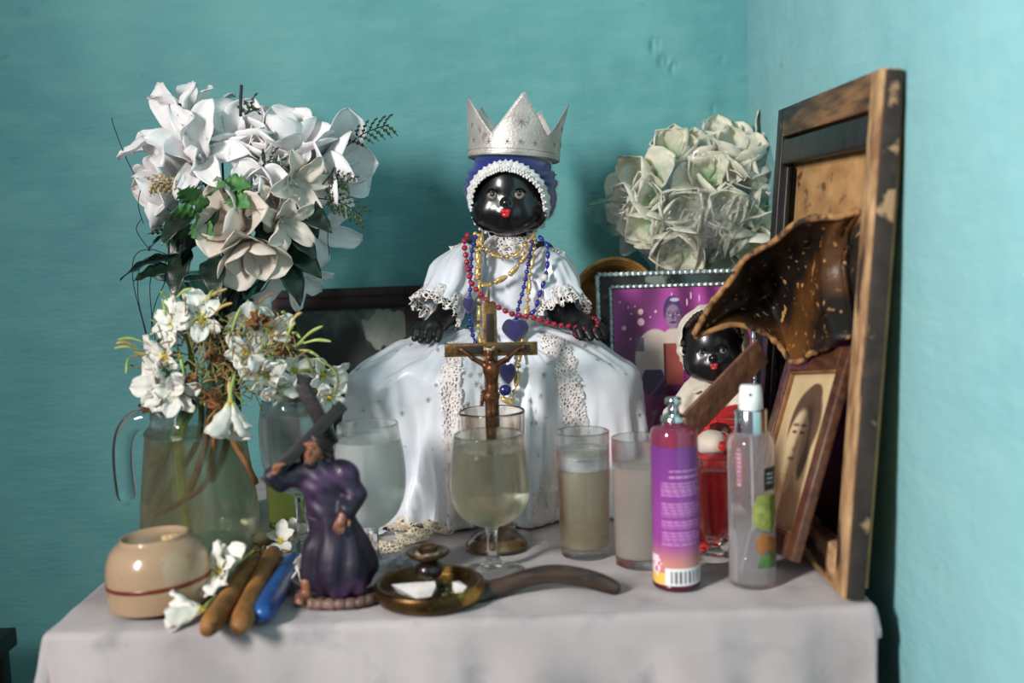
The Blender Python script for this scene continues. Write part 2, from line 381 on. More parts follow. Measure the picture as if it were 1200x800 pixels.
def vessel(name, label, cat, cx, py, rows, wall, floor_px, water_px, liq, gm=clear, group=None, stem_from=None, seg=56, ripple=None, nd=44, extra=None):
    b = PT(cx, py); t = thing(name, label, cat, (b.x, b.y, TOP), group)
    pr = dense(prof(cx, b.y, rows, TOP), nd); fz = P(cx, floor_px, b.y).z - P(cx, rows[-1][1], b.y).z
    body, inn = shell(pr, wall, fz)
    if fz > .02:                                       # a stemmed glass: solid stem and foot under the bowl
        zc = fz - .003; rc = float(np.interp(-zc, [-z for r, z in pr], [r for r, z in pr])); top = [(r, z) for r, z in pr if z > zc + .0006]; low = [(r, z) for r, z in pr if z < zc - .0006]
        body = [(0, zc), (rc, zc)] + body[len(low) + 1:]; O('stem', lathe([(0, 0)] + low[::-1] + [(rc, zc - .0002), (0, zc - .0002)], seg), solidg if gm is clear else gm, t, local=True)
    bo = O('glass_body', lathe(body, seg, ripple), gm, t, local=True)
    if water_px:
        wz = P(cx, water_px, b.y).z - P(cx, rows[-1][1], b.y).z
        O('water', lathe(fill(inn, wz, fz), seg), liq, t, local=True)
    return t, pr, b
hazy = liquid('hazy water', (246, 246, 240), .30, (232, 234, 228), .04)
milky = liquid('cloudy water', (253, 253, 252), .36, (250, 248, 246), .06)
beige = liquid('stale yellowish water', (254, 247, 230), .20, (252, 228, 192), .03)
plain = liquid('clear water', (252, 253, 253), .14, (244, 246, 246))
grp_g = 'stemmed water glasses on the cloth'
FG = [(41, 508), (43, 520), (45.5, 540), (47.3, 566), (46, 585), (38, 601), (24, 611), (10, 617), (7, 624), (6.5, 636), (8, 650), (13, 660), (30, 666), (37, 669)]
vessel('water_goblet', 'front stemmed goblet of greenish water, before the brass crucifix', 'goblet', 578, 669, FG, .0017, 611, 526, liquid('greenish water', (246, 240, 224), .15, (224, 214, 190), .01), group=grp_g)
G2 = [(36, 496), (38, 510), (41, 530), (42.5, 555), (40, 580), (31, 601), (18, 613), (8, 619), (6.5, 630), (7, 646), (14, 655), (30, 660), (34, 662)]
vessel('water_goblet', 'cloudy stemmed goblet directly right of the robed figurine', 'goblet', 439, 662, G2, .0016, 613, 516, milky, group=grp_g)
G3 = [(38, 466), (41, 478), (43.5, 495), (44, 515), (42, 540), (34, 560), (22, 572), (9, 579), (6, 590), (6, 618), (8, 628), (28, 636), (36, 639)]
vessel('water_goblet', 'tall goblet of clear water behind the figurine, beside the glass jug', 'goblet', 355, 639, G3, .0016, 572, 484, plain, group=grp_g)
grp_t = 'straight water tumblers on the cloth'
T1 = [(32.5, 505), (32, 530), (31, 570), (30, 610), (29.3, 640), (28.8, 649)]
tm1, _, tb1 = vessel('water_tumbler', 'full view straight tumbler of yellowish water with sediment', 'tumbler', 686, 649, T1, .0022, 638, 549, beige, group=grp_t)
T2 = [(31, 512), (31, 540), (30.3, 580), (29.5, 630), (29, 660)]
vessel('water_tumbler', 'straight tumbler of pale cloudy water half hidden by the purple bottle', 'tumbler', 750, 660, T2, .0022, 650, 546, liquid('pale cloudy water', (254, 250, 246), .36, (250, 242, 234), .06), group=grp_t)
T3 = [(20, 545), (19.6, 570), (19, 600), (18.6, 616)]
vessel('green_tumbler', 'small tumbler of yellow green liquid behind the clear goblet', 'tumbler', 334, 616, T3, .0018, 610, 552, liquid('yellow green liquid', (253, 253, 234), .7, (252, 252, 226)), wallglass('green tinted glass', (244, 248, 206), .8, .2))
q1 = [P(686, y, tb1.y).z - P(686, 649, tb1.y).z for y in (548.6, 526)]; rq = 31.3 * tb1.y / FPX - .0022 + .0002
O('clear_layer', lathe([(0, q1[0]), (rq, q1[0]), (rq, q1[1]), (rq * .96, q1[1] - .0006), (0, q1[1] - .0006)], 56), plain, tm1, local=True)
# sediment on the bottom of the first tumbler
se = []
for k in range(60):
    a, r_ = random.uniform(0, 6.28), .024 * math.sqrt(random.random()); x, y = r_ * cos(a), r_ * sin(a); l_ = random.uniform(.002, .006); b_ = random.uniform(0, 6.28); z = .0145 + abs(random.gauss(0, .010))
    se.append(tube([(x - l_ * cos(b_), y - l_ * sin(b_), z), (x, y, z + .0007), (x + l_ * cos(b_), y + l_ * sin(b_), z)], .0003, 4))
so = O('sediment', join(*se), M('sediment', (150, 132, 92), rough=.9), tm1, local=True); so['kind'] = 'stuff'
# amber goblet that holds the crucifix
AG = [(39.5, 481), (38.5, 500), (36, 540), (30, 575), (18, 596), (8, 604), (7, 612), (14, 616), (25, 623), (34, 634), (38, 641)]
ambg = M('smoky amber glass', (238, 230, 220), rough=.06, trans=1, ior=1.45)
ag, agp, AB = vessel('amber_goblet', 'smoky amber goblet with domed foot holding the brass crucifix', 'goblet', 582, 641, AG, .0022, 594, None, None, ambg)
O('foot_dome', lathe([(0, .0005), (.040, .0005), (.0405, .004), (.034, .012), (.020, .021), (.009, .026), (0, .0262)], 48), M('brown amber glass', (150, 118, 70), (120, 92, 52), 30, .08, trans=.55, coat=.5), ag, local=True)
O('rice_filling', lathe([(0, .045), (.016, .046), (.026, .06), (.029, .075), (.012, .078), (0, .079)], 32), M('pale rice', (206, 194, 176), (180, 166, 146), 160, .9, bump=.4, bscale=300), ag, local=True)

# red water in a fluted sundae glass
RG = [(21.5, 535), (21, 548), (20.5, 575), (18.5, 605), (14, 625), (8, 634), (6.5, 640), (10, 645), (19, 651), (21, 655)]
flute = lambda a, z: 1 + (.022 * abs(sin(5 * a)) if z < .105 else 0)
vessel('red_glass', 'fluted footed glass of red drink between the two spray bottles', 'glass', 838, 655, RG, .0018, 626, 552, liquid('red drink', (236, 130, 140), .35, (214, 70, 82)), clear, ripple=flute, seg=80)

# jug
JG = [(48.5, 446), (48.5, 470), (49.5, 488), (53, 496), (57, 503), (58.5, 512), (62, 540), (66, 570), (69.5, 600), (69.5, 613), (66, 627), (58, 641), (52, 649), (49, 652)]
jb = PT(238, 652); jug = thing('glass_jug', 'large glass water jug with open handle holding wilted white flowers', 'jug', (jb.x, jb.y, TOP))
pr = dense(prof(238, jb.y, JG, TOP), 60); fz = .010; body, inn = shell(pr, .0024, fz)
gb = O('glass_body', lathe(body, 72), greyg, jug, local=True)
wz = P(238, 507, jb.y).z - TOP
O('water', lathe(fill(inn, wz, fz), 72), liquid('old flower water', (247, 236, 204), .18, (226, 208, 172), .01), jug, local=True)
rz = P(238, 503, jb.y).z - TOP; rr = 57.5 * jb.y / FPX
O('shoulder_ring', lathe([(rr - .001, rz - .003), (rr + .0014, rz - .001), (rr + .0014, rz + .001), (rr - .001, rz + .003)], 72), clear, jug, local=True)
hp = [P(x, y, jb.y - .01) for x, y in ((192, 491), (174, 490), (158, 494), (148, 506), (144, 525), (145, 552), (148, 575), (150, 586))]
O('handle', tube(spline(hp, 36), [.0132] * 30 + [.0132, .0130, .0125, .0115, .0095, .006], 16), solidg, jug)

# overturned bowl with a brown-red band
bb = PT(191, 708); bowl = thing('stoneware_bowl', 'beige glazed bowl turned upside down with a rust red band', 'bowl', (bb.x, bb.y, TOP))
s_ = bb.y / FPX * 1.02
ob = [(58.5, 0), (60, 4), (60.5, 28), (60, 40), (57.5, 54), (52, 66), (45, 73), (40.5, 76), (39.5, 79.5), (37.5, 80)]
pb = [(r * s_, z * s_) for r, z in dense(ob, 34)]
full = [((58.5 - 3.5) * s_, .0005)] + pb + [(36 * s_, 78 * s_), (34.5 * s_, 74.5 * s_), (20 * s_, 73 * s_), (0, 73 * s_)]
inner = [((60 - 4) * s_, 20 * s_), (52 * s_, 55 * s_), (38 * s_, 69 * s_), (0, 69.5 * s_)]
tilt = Matrix.Rotation(R(-3.2), 4, 'Y') @ Matrix.Translation((0, 0, .0035))
glaze = M('beige stoneware glaze', (170, 142, 114), (158, 130, 103), 8, .22, bump=.02, coat=.4, c3=(128, 102, 80), scale3=90, lo3=.66, hi3=.74)
O('bowl_body', move(lathe(inner[::-1] + full, 72), tilt), glaze, bowl, local=True)
O('red_band', move(lathe([(60.0 * s_, 26 * s_), (60.9 * s_, 26.6 * s_), (60.9 * s_, 31.2 * s_), (60.0 * s_, 31.8 * s_)], 72), tilt), M('rust red band', (104, 38, 26), rough=.3), bowl, local=True)
def crumple(c, rx, ry, rz_, seed, n=16, amp=.35):
    v, f = ball(1, seg=n, rings=n // 2); out = []
    for p in v:
        k = 1 + amp * nz(p[0] * 1.7 + seed, p[1] * 1.7, p[2] * 1.7) + amp * .5 * nz(p[0] * 4, p[1] * 4 + seed, p[2] * 4)
        out.append((c[0] + p[0] * rx * k, c[1] + p[1] * ry * k, c[2] + max(p[2] * rz_ * k, -rz_ * .8)))
    return np.array(out), f
bz = TOP + 73 * s_ + .0035
dp = P(207, 631, bb.y); tag(O('dried_petal', crumple((dp.x - .002, dp.y, bz + .003), .018, .010, .0042, 3), M('dried petal', (206, 178, 138), (150, 112, 74), 120, .85)), 'shrivelled tan petal lying on the foot of the upturned bowl', 'petal')

# purple body-spray bottle
def rows_r(cx, Y, rows): return prof(cx, Y, rows, TOP)
pb_ = PT(793, 686); pur = thing('spray_bottle', 'purple body spray bottle with chrome pump and printed label', 'bottle', (pb_.x, pb_.y, TOP))
k = pb_.y / FPX; hpx = lambda py: P(793, py, pb_.y).z - P(793, 686, pb_.y).z
hb = hpx(505); r0 = 28 * k
O('bottle_body', lathe([(0, 0), (r0 * .93, 0), (r0, .003), (r0, hb - .003), (r0 * .975, hb), (r0 * .90, hb + .0028), (r0 * .6, hb + .0048), (r0 * .45, hb + .006), (r0 * .42, hpx(494)), (0, hpx(494))], 64), M('tinted magenta plastic', (176, 74, 110), rough=.08, trans=.65, coat=.6), pur, local=True)
def paint_label(u, v):
    top, mid, low = np.array((108, 50, 124.)), np.array((142, 64, 144.)), np.array((196, 130, 120.))
    c = mid + (top - mid) * min(1, max(0, (v - .5) * 2)); c = c + (low - c) * max(0, min(1, (.34 - v) / .16))
    if u < .20 and v < .23: c = np.array((240, 214, 222.))
    if v < .105: c = np.array((236, 190, 92.))
    for fx, fy, fr in ((.16, .13, .055), (.105, .165, .04), (.2, .17, .04)):      # pink blossoms printed low on the left
        dx, dy = (u - fx) * 1.0, (v - fy) * 1.05; q = math.hypot(dx, dy); a = math.atan2(dy, dx)
        if q < fr * (.7 + .3 * cos(5 * a)): c = np.array((216, 66, 138.)) if q < fr * .45 else np.array((250, 232, 238.))
    for fx, fy in ((.045, .60), (.055, .70), (.04, .42), (.035, .78)):
        if math.hypot((u - fx) * 1.1, v - fy) < .045: c = np.array((74, 24, 84.))
    if .28 < u < .78 and .02 < v < .145: 
        c = np.array((226, 224, 226.))
        if .34 < u < .74 and .035 < v < .125 and (int(u * 260) * 7919 % 13) in (0, 2, 3, 7, 9, 11): c = np.array((70, 62, 74.))
    if v > .30 and .22 < u < .82:                   # rows of print too small to read
        rows = [(.83, .84), (.79, .80)] + [(.745 - i * .021, .753 - i * .021) for i in range(5)] + [(.60 - i * .021, .608 - i * .021) for i in range(5)] + [(.475 - i * .021, .483 - i * .021) for i in range(3)] + [(.395 - i * .021, .403 - i * .021) for i in range(5)]
        for n_, (a, b2) in enumerate(rows):
            if a < v < b2 and (.34 if n_ < 2 else .25) < u < (.70 if n_ < 2 else .80 - .05 * ((n_ * 37) % 4)) and (int(u * 90 + n_ * 13) * 31 % 7) != 0: c = c + (np.array((226, 170, 214.)) - c) * .75
    return [lin(max(0, min(255, x))) for x in c]
def wrap_label(parent, r, z0, z1, a0, a1, nu, nv, paint, mat, name='label'):
    V, F = grid(lambda u, v: (r * sin(a0 + (a1 - a0) * u), -r * cos(a0 + (a1 - a0) * u), z0 + (z1 - z0) * v), nu, nv)
    cols = np.array([paint(i / (nu - 1), j / (nv - 1)) for i in range(nu) for j in range(nv)])
    return O(name, (V, F), mat, parent, cols=cols, local=True)
wrap_label(pur, r0 + .0003, hpx(683), hpx(521), R(-100), R(130), 190, 230, paint_label, MA('label print', .28, .5))
O('bottle_foot', lathe([(0, -.0003), (r0 * .96, -.0003), (r0 + .0007, .002), (r0 + .0007, .0065), (r0 - .001, .007)], 48), M('dark plum plastic', (74, 22, 44), rough=.2), pur, local=True)
chrome = M('chrome', (214, 218, 222), rough=.12, metal=1)
pc = O('pump_collar', lathe([(0, hpx(496)), (14.5 * k, hpx(496)), (15 * k, hpx(494)), (14.5 * k, hpx(489)), (11 * k, hpx(487)), (8 * k, hpx(485)), (0, hpx(485))], 40), chrome, pur, local=True)
O('pump_head', lathe([(0, hpx(486)), (7 * k, hpx(486)), (6.6 * k, hpx(477)), (9.4 * k, hpx(475)), (9.8 * k, hpx(470)), (9 * k, hpx(467)), (0, hpx(466.5))], 32), chrome, pur, local=True)
O('nozzle', ball(.0022, (-.002, -9.4 * k, hpx(472)), 10, 6), M('nozzle hole', (40, 40, 44), rough=.5), pur, local=True)

# clear spray bottle with white pump
cb = PT(882, 683); clr = thing('spray_bottle', 'clear plastic spray bottle with white pump and leaf print', 'bottle', (cb.x, cb.y, TOP))
k = cb.y / FPX; hpx = lambda py: P(884, py, cb.y).z - P(884, 684, cb.y).z; r0 = 28 * k; hb = hpx(516)
outer = [(r0 * .40, hb + .018), (r0 * .40, hb + .013), (r0 * .62, hb + .010), (r0 * .9, hb + .004), (r0, hb - .004), (r0, .004), (r0 * .94, 0)]
sh, inn = shell(outer, .0013, .0035)
O('bottle_body', lathe(sh, 64), liquid('clear plastic', (253, 250, 251), .11, (246, 236, 238), .06), clr, local=True)
lv = hpx(618); O('spray_liquid', lathe([(0, .003), (r0 * .9, .003), (r0 - .0011, .0055), (r0 - .0011, lv), (0, lv)], 56), liquid('thin spray liquid', (252, 253, 253), .22, (244, 247, 248), .06), clr, local=True)
O('dip_tube', tube([(0, 0, hb + .01), (.002, 0, .06), (-.012, 0, .006)], .0016, 8), M('soft plastic', (226, 226, 224), rough=.3, trans=.5), clr, local=True)
O('chrome_collar', lathe([(0, hpx(511)), (19 * k, hpx(511)), (19.3 * k, hpx(509)), (19 * k, hpx(483)), (17.5 * k, hpx(481)), (0, hpx(481))], 48), chrome, clr, local=True)
wp = M('white plastic', (236, 236, 234), rough=.35)
O('pump_head', lathe([(0, hpx(482)), (14.5 * k, hpx(482)), (13.8 * k, hpx(468)), (12.6 * k, hpx(456)), (11.4 * k, hpx(453.5)), (0, hpx(453))], 40), wp, clr, local=True)
O('nozzle', ball(.0018, (-.003, -13.2 * k, hpx(463)), 8, 6), M('nozzle hole', (40, 40, 44)), clr, local=True)
def patch(name, poly, col, rough=.4, dr=.0004):         # flat print on the curved wall: polygon of (angle, height)
    bm = bmesh.new(); vs = [bm.verts.new((a, 0, z)) for a, z in poly]; bm.faces.new(vs); bmesh.ops.triangulate(bm, faces=bm.faces[:])
    bmesh.ops.subdivide_edges(bm, edges=bm.edges[:], cuts=3, use_grid_fill=True); bm.verts.index_update()
    v = np.array([((r0 + dr) * sin(q.co.x), -(r0 + dr) * cos(q.co.x), q.co.z) for q in bm.verts]); f = [[q.index for q in p.verts] for p in bm.faces]; bm.free()
    return O(name, (v, f), M(name + str(col), col, tuple(int(c * .8) for c in col), 120, rough), clr, local=True)
an = lambda px: math.asin(max(-.98, min(.98, (px - 884) / 28.))) + math.atan2(cb.x, cb.y) * 0
def pp(*xy): return [(an(x), hpx(y)) for x, y in xy]
patch('label_box', pp((893, 546), (908, 545), (908, 571), (893, 572)), (32, 32, 36))
patch('leaf_print', pp((880, 612), (879, 592), (884, 577), (897, 575), (908, 578), (907, 600), (903, 622), (894, 617)), (150, 158, 78), dr=.0005)
patch('leaf_print', pp((899, 580), (907, 577), (909, 596), (902, 618)), (104, 122, 56), dr=.0007)
patch('flower_print', pp((884, 640), (882, 628), (890, 620), (900, 623), (908, 632), (906, 646), (896, 640), (890, 646)), (168, 108, 56), dr=.0006)
patch('leaf_print', pp((884, 660), (888, 646), (904, 642), (909, 650), (905, 662)), (92, 130, 72), dr=.0005)
for kx in range(9): patch('print_line', pp((863, 523 + kx * 5), (867.5, 523 + kx * 5), (867.5, 526.2 + kx * 5), (863, 526.2 + kx * 5)), (196, 142, 168), dr=.0004)
for kx in range(3): patch('print_line', pp((896, 552 + kx * 5), (904, 552 + kx * 5), (904, 553.6 + kx * 5), (896, 553.6 + kx * 5)), (190, 190, 190), dr=.0007)
# ---------------------------------------------------------------- frames, boards, canopy
def beam(a, b, wdir, w_, th, bev=.001):               # bar from a to b, w_ wide along wdir
    a, b = Vector(a), Vector(b); d = b - a; x = d.normalized(); y = (Vector(wdir) - x * x.dot(Vector(wdir))).normalized(); z = x.cross(y)
    m = Matrix((x, y, z)).transposed().to_4x4(); m.translation = (a + b) / 2
    return move(box(d.length, w_, th, bev), m)
old = M('worn varnished wood', (128, 92, 58), (70, 46, 30), 22, .55, stretch=(3, 3, .5), bump=.35, bscale=90, c3=(34, 26, 22), scale3=12, lo3=.50, hi3=.60)
raw = M('bare chipped wood', (186, 150, 108), (120, 84, 54), 30, .75, stretch=(2, 2, .6), bump=.5, bscale=120, c3=(52, 38, 30), scale3=16, lo3=.56, hi3=.62)
blk = M('charred black moulding', (34, 28, 26), (20, 17, 16), 26, .45, bump=.25, c3=(120, 82, 48), scale3=34, lo3=.66, hi3=.72)
tan = M('bare tan board', (186, 142, 92), (150, 108, 66), 16, .75, stretch=(1, 1, 2), bump=.2, c3=(92, 66, 42), scale3=24, lo3=.62, hi3=.72)
# tall frame standing on the table, leaning on the right wall
F0 = Vector((.348, 1.150, TOP + .0028)); up = (Vector((.3965, 1.158, 1.317)) - Vector((.352, 1.150, TOP))).normalized(); dp_ = Vector((.0, 1, 0)); HH, WW = .560, .440
nrm = dp_.cross(up).normalized(); nrm = nrm if nrm.x < 0 else -nrm
fr = thing('tall_frame', 'tall battered wooden frame with tan backing leaning on the right wall', 'frame', F0)
def ft(s, h, d=0): return F0 + dp_ * s + up * h + nrm * d      # s along the wall, h up, d out of the face
def slab(s0, s1, h0, h1, d0, d1, bev=.001):
    m = Matrix((dp_, up, nrm)).transposed().to_4x4(); m.translation = ft((s0 + s1) / 2, (h0 + h1) / 2, (d0 + d1) / 2)
    return move(box(s1 - s0, h1 - h0, d1 - d0, bev), m)
O('backing_board', slab(.01, WW - .01, .01, HH - .01, -.026, -.020), tan, fr)
O('stile', slab(0, .034, 0, HH, -.016, .004, .002), raw, fr)
O('stile', slab(WW - .030, WW, 0, HH, -.016, .004, .002), blk, fr)
oldr = M('worn rail wood', (128, 92, 58), (70, 46, 30), 22, .55, stretch=(3, .5, 3), bump=.35, bscale=90, c3=(34, 26, 22), scale3=12, lo3=.50, hi3=.60); rawr = M('bare rail wood', (186, 150, 108), (120, 84, 54), 30, .75, stretch=(2, .6, 2), bump=.5, bscale=120, c3=(52, 38, 30), scale3=16, lo3=.56, hi3=.62)
O('rail', slab(.034, WW - .030, HH - .040, HH, -.016, .004, .002), oldr, fr)
O('rail', slab(.034, WW - .030, 0, .045, -.016, .004, .002), rawr, fr)
O('moulding', slab(.036, WW - .030, HH - .078, HH - .044, -.010, .003, .004), blk, fr)
O('moulding', slab(.034, .052, .045, HH - .044, -.010, -.001, .003), blk, fr)
O('moulding', slab(WW - .046, WW - .030, .045, HH - .08, -.010, -.002, .003), blk, fr)
O('outer_edge', slab(-.005, .001, .002, HH - .002, -.018, .000, .001), M('blackened edge', (58, 46, 40), (30, 26, 24), 30, .7, bump=.4, c3=(160, 128, 96), scale3=30, lo3=.6, hi3=.66), fr)
O('charred_patch', grid(lambda u, v: tuple(ft(.04 + u * .36, .40 - v * .39 - .05 * u + .016 * nz(u * 6, v * 6, 1) * (1 - v), -.0190)), 40, 20), blk, fr)
# broken carved canopy: a flared shell of black and gilt wood hooked on the tall frame
cA = [ (1009, 252, 1.212), (994, 249, 1.235), (945, 260, 1.29), (903, 282, 1.335), (872, 308, 1.36), (842, 345, 1.375), (826, 370, 1.38), (813, 392, 1.38)]
cB = [ (1007, 392, 1.208), (990, 402, 1.235), (960, 412, 1.30), (932, 424, 1.37), (912, 404, 1.40), (886, 386, 1.40), (852, 382, 1.395), (815, 396, 1.385)]
A_ = spline([P(*q) for q in cA], 60); B_ = spline([P(*q) for q in cB], 60)
def canopy(u, v):
    i = min(int(u * 59), 58); t = u * 59 - i; a = A_[i] * (1 - t) + A_[i + 1] * t; b = B_[i] * (1 - t) + B_[i + 1] * t
    p = a * (1 - v) + b * v; k = sin(pi * v)**.8 * min(1, np.linalg.norm(a - b) / .12)
    c = np.array((.030, .075, .012)) * k; c[0] *= (.2 + u)
    r_ = .003 * nz(p[0] * 30, p[1] * 30, p[2] * 30) + .0022 * sin(u * 26 + 5 * v + 3 * nz(u * 5, v * 4, 2)) * (u < .7)
    q = p + c + np.array((0, r_, r_)); lim = .348 + (q[2] - TOP) * .08 + (.019 if u < .05 else .019 - min(.024, (u - .05) * .3))
    q[0] = min(q[0], lim - .001); return tuple(q)
gilt = M('black lacquer with flaked gilding', (24, 18, 15), (104, 66, 30), 7, .42, bump=.5, bscale=50, lo=.46, hi=.66, c3=(176, 132, 78), scale3=80, lo3=.62, hi3=.68, detail=7, coat=.15)
cn = thing('carved_canopy', 'broken curved shell of black and gilt carved wood before the tall frame', 'carving', tuple(A_[20]))
O('shell', grid(canopy, 70, 36), gilt, cn, solid=.006)
rimw = M('bare broken edge', (176, 128, 80), (112, 76, 44), 60, .8, bump=.5, bscale=160, c3=(48, 34, 26), scale3=50, lo3=.52, hi3=.6)
O('broken_rim', tube([canopy(u, 0) for u in np.linspace(.03, 1, 70)], [.0040 + .0012 * nz(k * .4, 1, 2) for k in range(70)], 8), rimw, cn)
O('broken_rim', tube([canopy(u, 1) for u in np.linspace(.30, 1, 60)], [.0038 + .0018 * nz(k * .5, 4, 2) for k in range(60)], 8), rimw, cn)
# rusty strap
s0, s1 = P(806, 500, 1.33), P(893, 410, 1.38)
tag(O('worn_strap', move(beam(s0, s1, (.3, 0, 1), .040, .0045, .0018), Matrix.Identity(4)), M('rusty brown strap', (128, 88, 66), (84, 56, 44), 40, .7, bump=.5, bscale=120, c3=(164, 128, 100), scale3=26, lo3=.64, hi3=.72)), 'rusty brown flat strap slanting across the small doll to the canopy', 'strap')

# small portrait frame
qc = [EYE + (Vector(q) - EYE) * 1.03 + Vector((0, 0, .010)) for q in ((.3559, 1.4025, .9911), (.3689, 1.1851, 1.0233), (.2931, 1.1474, .7989), (.2802, 1.3648, .7668))]; tl, tr, br, bl = qc
sf = thing('portrait_frame', 'small brown wooden frame with a sepia portrait of a woman', 'picture frame', br)
ux, uy = (br - bl), (tl - bl); Wd, Ht = ux.length, uy.length; ux.normalize(); uy = (uy - ux * ux.dot(uy)).normalized(); un = ux.cross(uy)
un = ux.cross(uy)
mm = Matrix((ux, uy, un)).transposed().to_4x4(); mm.translation = bl
brn = M('chestnut frame wood', (92, 56, 36), (62, 36, 24), 30, .42, stretch=(4, 1, 4), bump=.2, coat=.15)
def sfb(x0, x1, y0, y1, d0, d1): return move(box(x1 - x0, y1 - y0, d1 - d0, .0015, c=((x0 + x1) / 2, (y0 + y1) / 2, (d0 + d1) / 2)), mm)
fw = .026
for q in ((0, fw, 0, Ht), (Wd - fw, Wd, 0, Ht), (fw, Wd - fw, 0, fw), (fw, Wd - fw, Ht - fw, Ht)): O('frame_bar', sfb(*q, -.006, .005), brn, sf)
lipm = M('inner gilt slip', (138, 96, 56), (92, 58, 34), 40, .5)
for q in ((fw, fw + .004, fw, Ht - fw), (Wd - fw - .004, Wd - fw, fw, Ht - fw), (fw, Wd - fw, fw, fw + .004), (fw, Wd - fw, Ht - fw - .004, Ht - fw)): O('inner_slip', sfb(*q, -.006, .003), lipm, sf)
def sepia(u, v):
    c = np.array((206, 182, 138.)) - 26 * max(0, .55 - v) + 8 * nz(u * 6, v * 8, 1)
    def el(cx_, cy_, rx, ry): return ((u - cx_) / rx)**2 + ((v - cy_) / ry)**2
    def put(col, k): 
        nonlocal c
        c = c + (np.array(col, float) - c) * max(0, min(1, k))
    if v < .30: put((150, 122, 84), (1 - el(.5, .02, .62, .30)) * 3)        # shoulders
    put((84, 64, 44), (1 - el(.53, .66, .33, .25)) * 4); put((92, 70, 48), (1 - el(.58, .84, .17, .085)) * 4)   # swept-up hair
    put((84, 64, 44), (1 - el(.70, .52, .10, .22)) * 3)
    put((196, 168, 124), (1 - el(.49, .36, .105, .15)) * 4)                  # neck
    put((210, 186, 146), (1 - el(.455, .555, .225, .215)) * 3)                # face
    put((168, 140, 100), (1 - el(.62, .52, .06, .15)) * 1.2)
    for ex in (.375, .535):
        put((110, 84, 58), (1 - el(ex, .65, .085, .013)) * 1.4); put((84, 62, 44), (1 - el(ex, .605, .062, .013)) * 1.4)
    put((166, 136, 96), (1 - el(.475, .53, .022, .075)) * 1.2); put((138, 108, 76), (1 - el(.45, .495, .045, .013)) * 1)
    put((128, 82, 60), (1 - el(.45, .435, .085, .014)) * 1.2)
    if v < .34 and abs(u - .45) < .34 - v * .5: put((112, 88, 60), .35 if nz(u * 9, v * 9, 3) > 0 else .15)
    put((150, 120, 80), (.05 - min(u, 1 - u, v, 1 - v)) * 10)
    return [lin(max(0, min(255, x))) for x in c]
def picture(parent, w_, h_, mtx, paint, nu, nv, mat, name='print'):
    V, F = grid(lambda u, v: (u * w_, v * h_, 0), nu, nv)
    return O(name, move((V, F), mtx), mat, parent, cols=np.array([paint(i / (nu - 1), j / (nv - 1)) for i in range(nu) for j in range(nv)]))
picture(sf, Wd - 2 * fw, Ht - 2 * fw, mm @ Matrix.Translation((fw, fw, -.003)), sepia, 90, 150, MA('sepia print', .5))

# purple photograph in a silver crimped frame
ptl, ptr = P(697, 320, 1.70), P(902, 312, 1.69); zt = (ptl.z + ptr.z) / 2; tl = Vector((ptl.x, 1.705, zt)); tr = Vector((ptr.x - .004, 1.690, zt))
H2 = (zt - TOP) / cos(R(7)); ux = (tr - tl); Wd = ux.length; ux.normalize(); back_ = Vector((0, 0, 1)).cross(ux); uy = (Vector((0, 0, 1)) * cos(R(7)) + back_ * sin(R(7))).normalized(); un = ux.cross(uy)
bl = tl - uy * H2; mm = Matrix((ux, uy, un)).transposed().to_4x4(); mm.translation = bl
if un.y > 0: raise SystemExit('frame faces away')
pf = thing('photo_frame', 'silver edged frame with a purple photograph of a seated person', 'picture frame', bl)
O('back_board', sfb(0, Wd, 0, H2, -.008, -.002), M('black card', (24, 22, 22), rough=.6), pf)
tin = M('crimped tin', (196, 206, 206), (140, 156, 158), 60, .35, metal=.75, bump=.3, bscale=200)
def crimp(a, b, w_):                                    # wavy ribbon of tin
    n = 90; a, b = np.array(a), np.array(b); t = (b - a) / np.linalg.norm(b - a); s = np.array((-t[1], t[0]))
    def f(u, v):
        q = a + (b - a) * u + s * w_ * (v - .5) * (1 + .25 * sin(u * np.linalg.norm(b - a) * 700)); return (q[0], q[1], .0015 + .0012 * sin(u * np.linalg.norm(b - a) * 700) * (1 - abs(v - .5)))
    return move(grid(f, n, 4), mm)
O('glazed_mat', sfb(.006, Wd - .006, .006, H2 - .006, -.002, .0), M('dark mottled mat', (52, 58, 54), (28, 30, 30), 30, .15, c3=(120, 132, 122), scale3=26, lo3=.62, hi3=.7, coat=.5), pf)
for i_, w_ in ((.004, .007), (.0235, .0055)):
    for a, b in (((i_, H2 - i_), (Wd - i_, H2 - i_)), ((i_, i_), (Wd - i_, i_)), ((i_, i_), (i_, H2 - i_)), ((Wd - i_, i_), (Wd - i_, H2 - i_))): O('tin_trim', crimp(a, b, w_), tin, pf, solid=.0006)
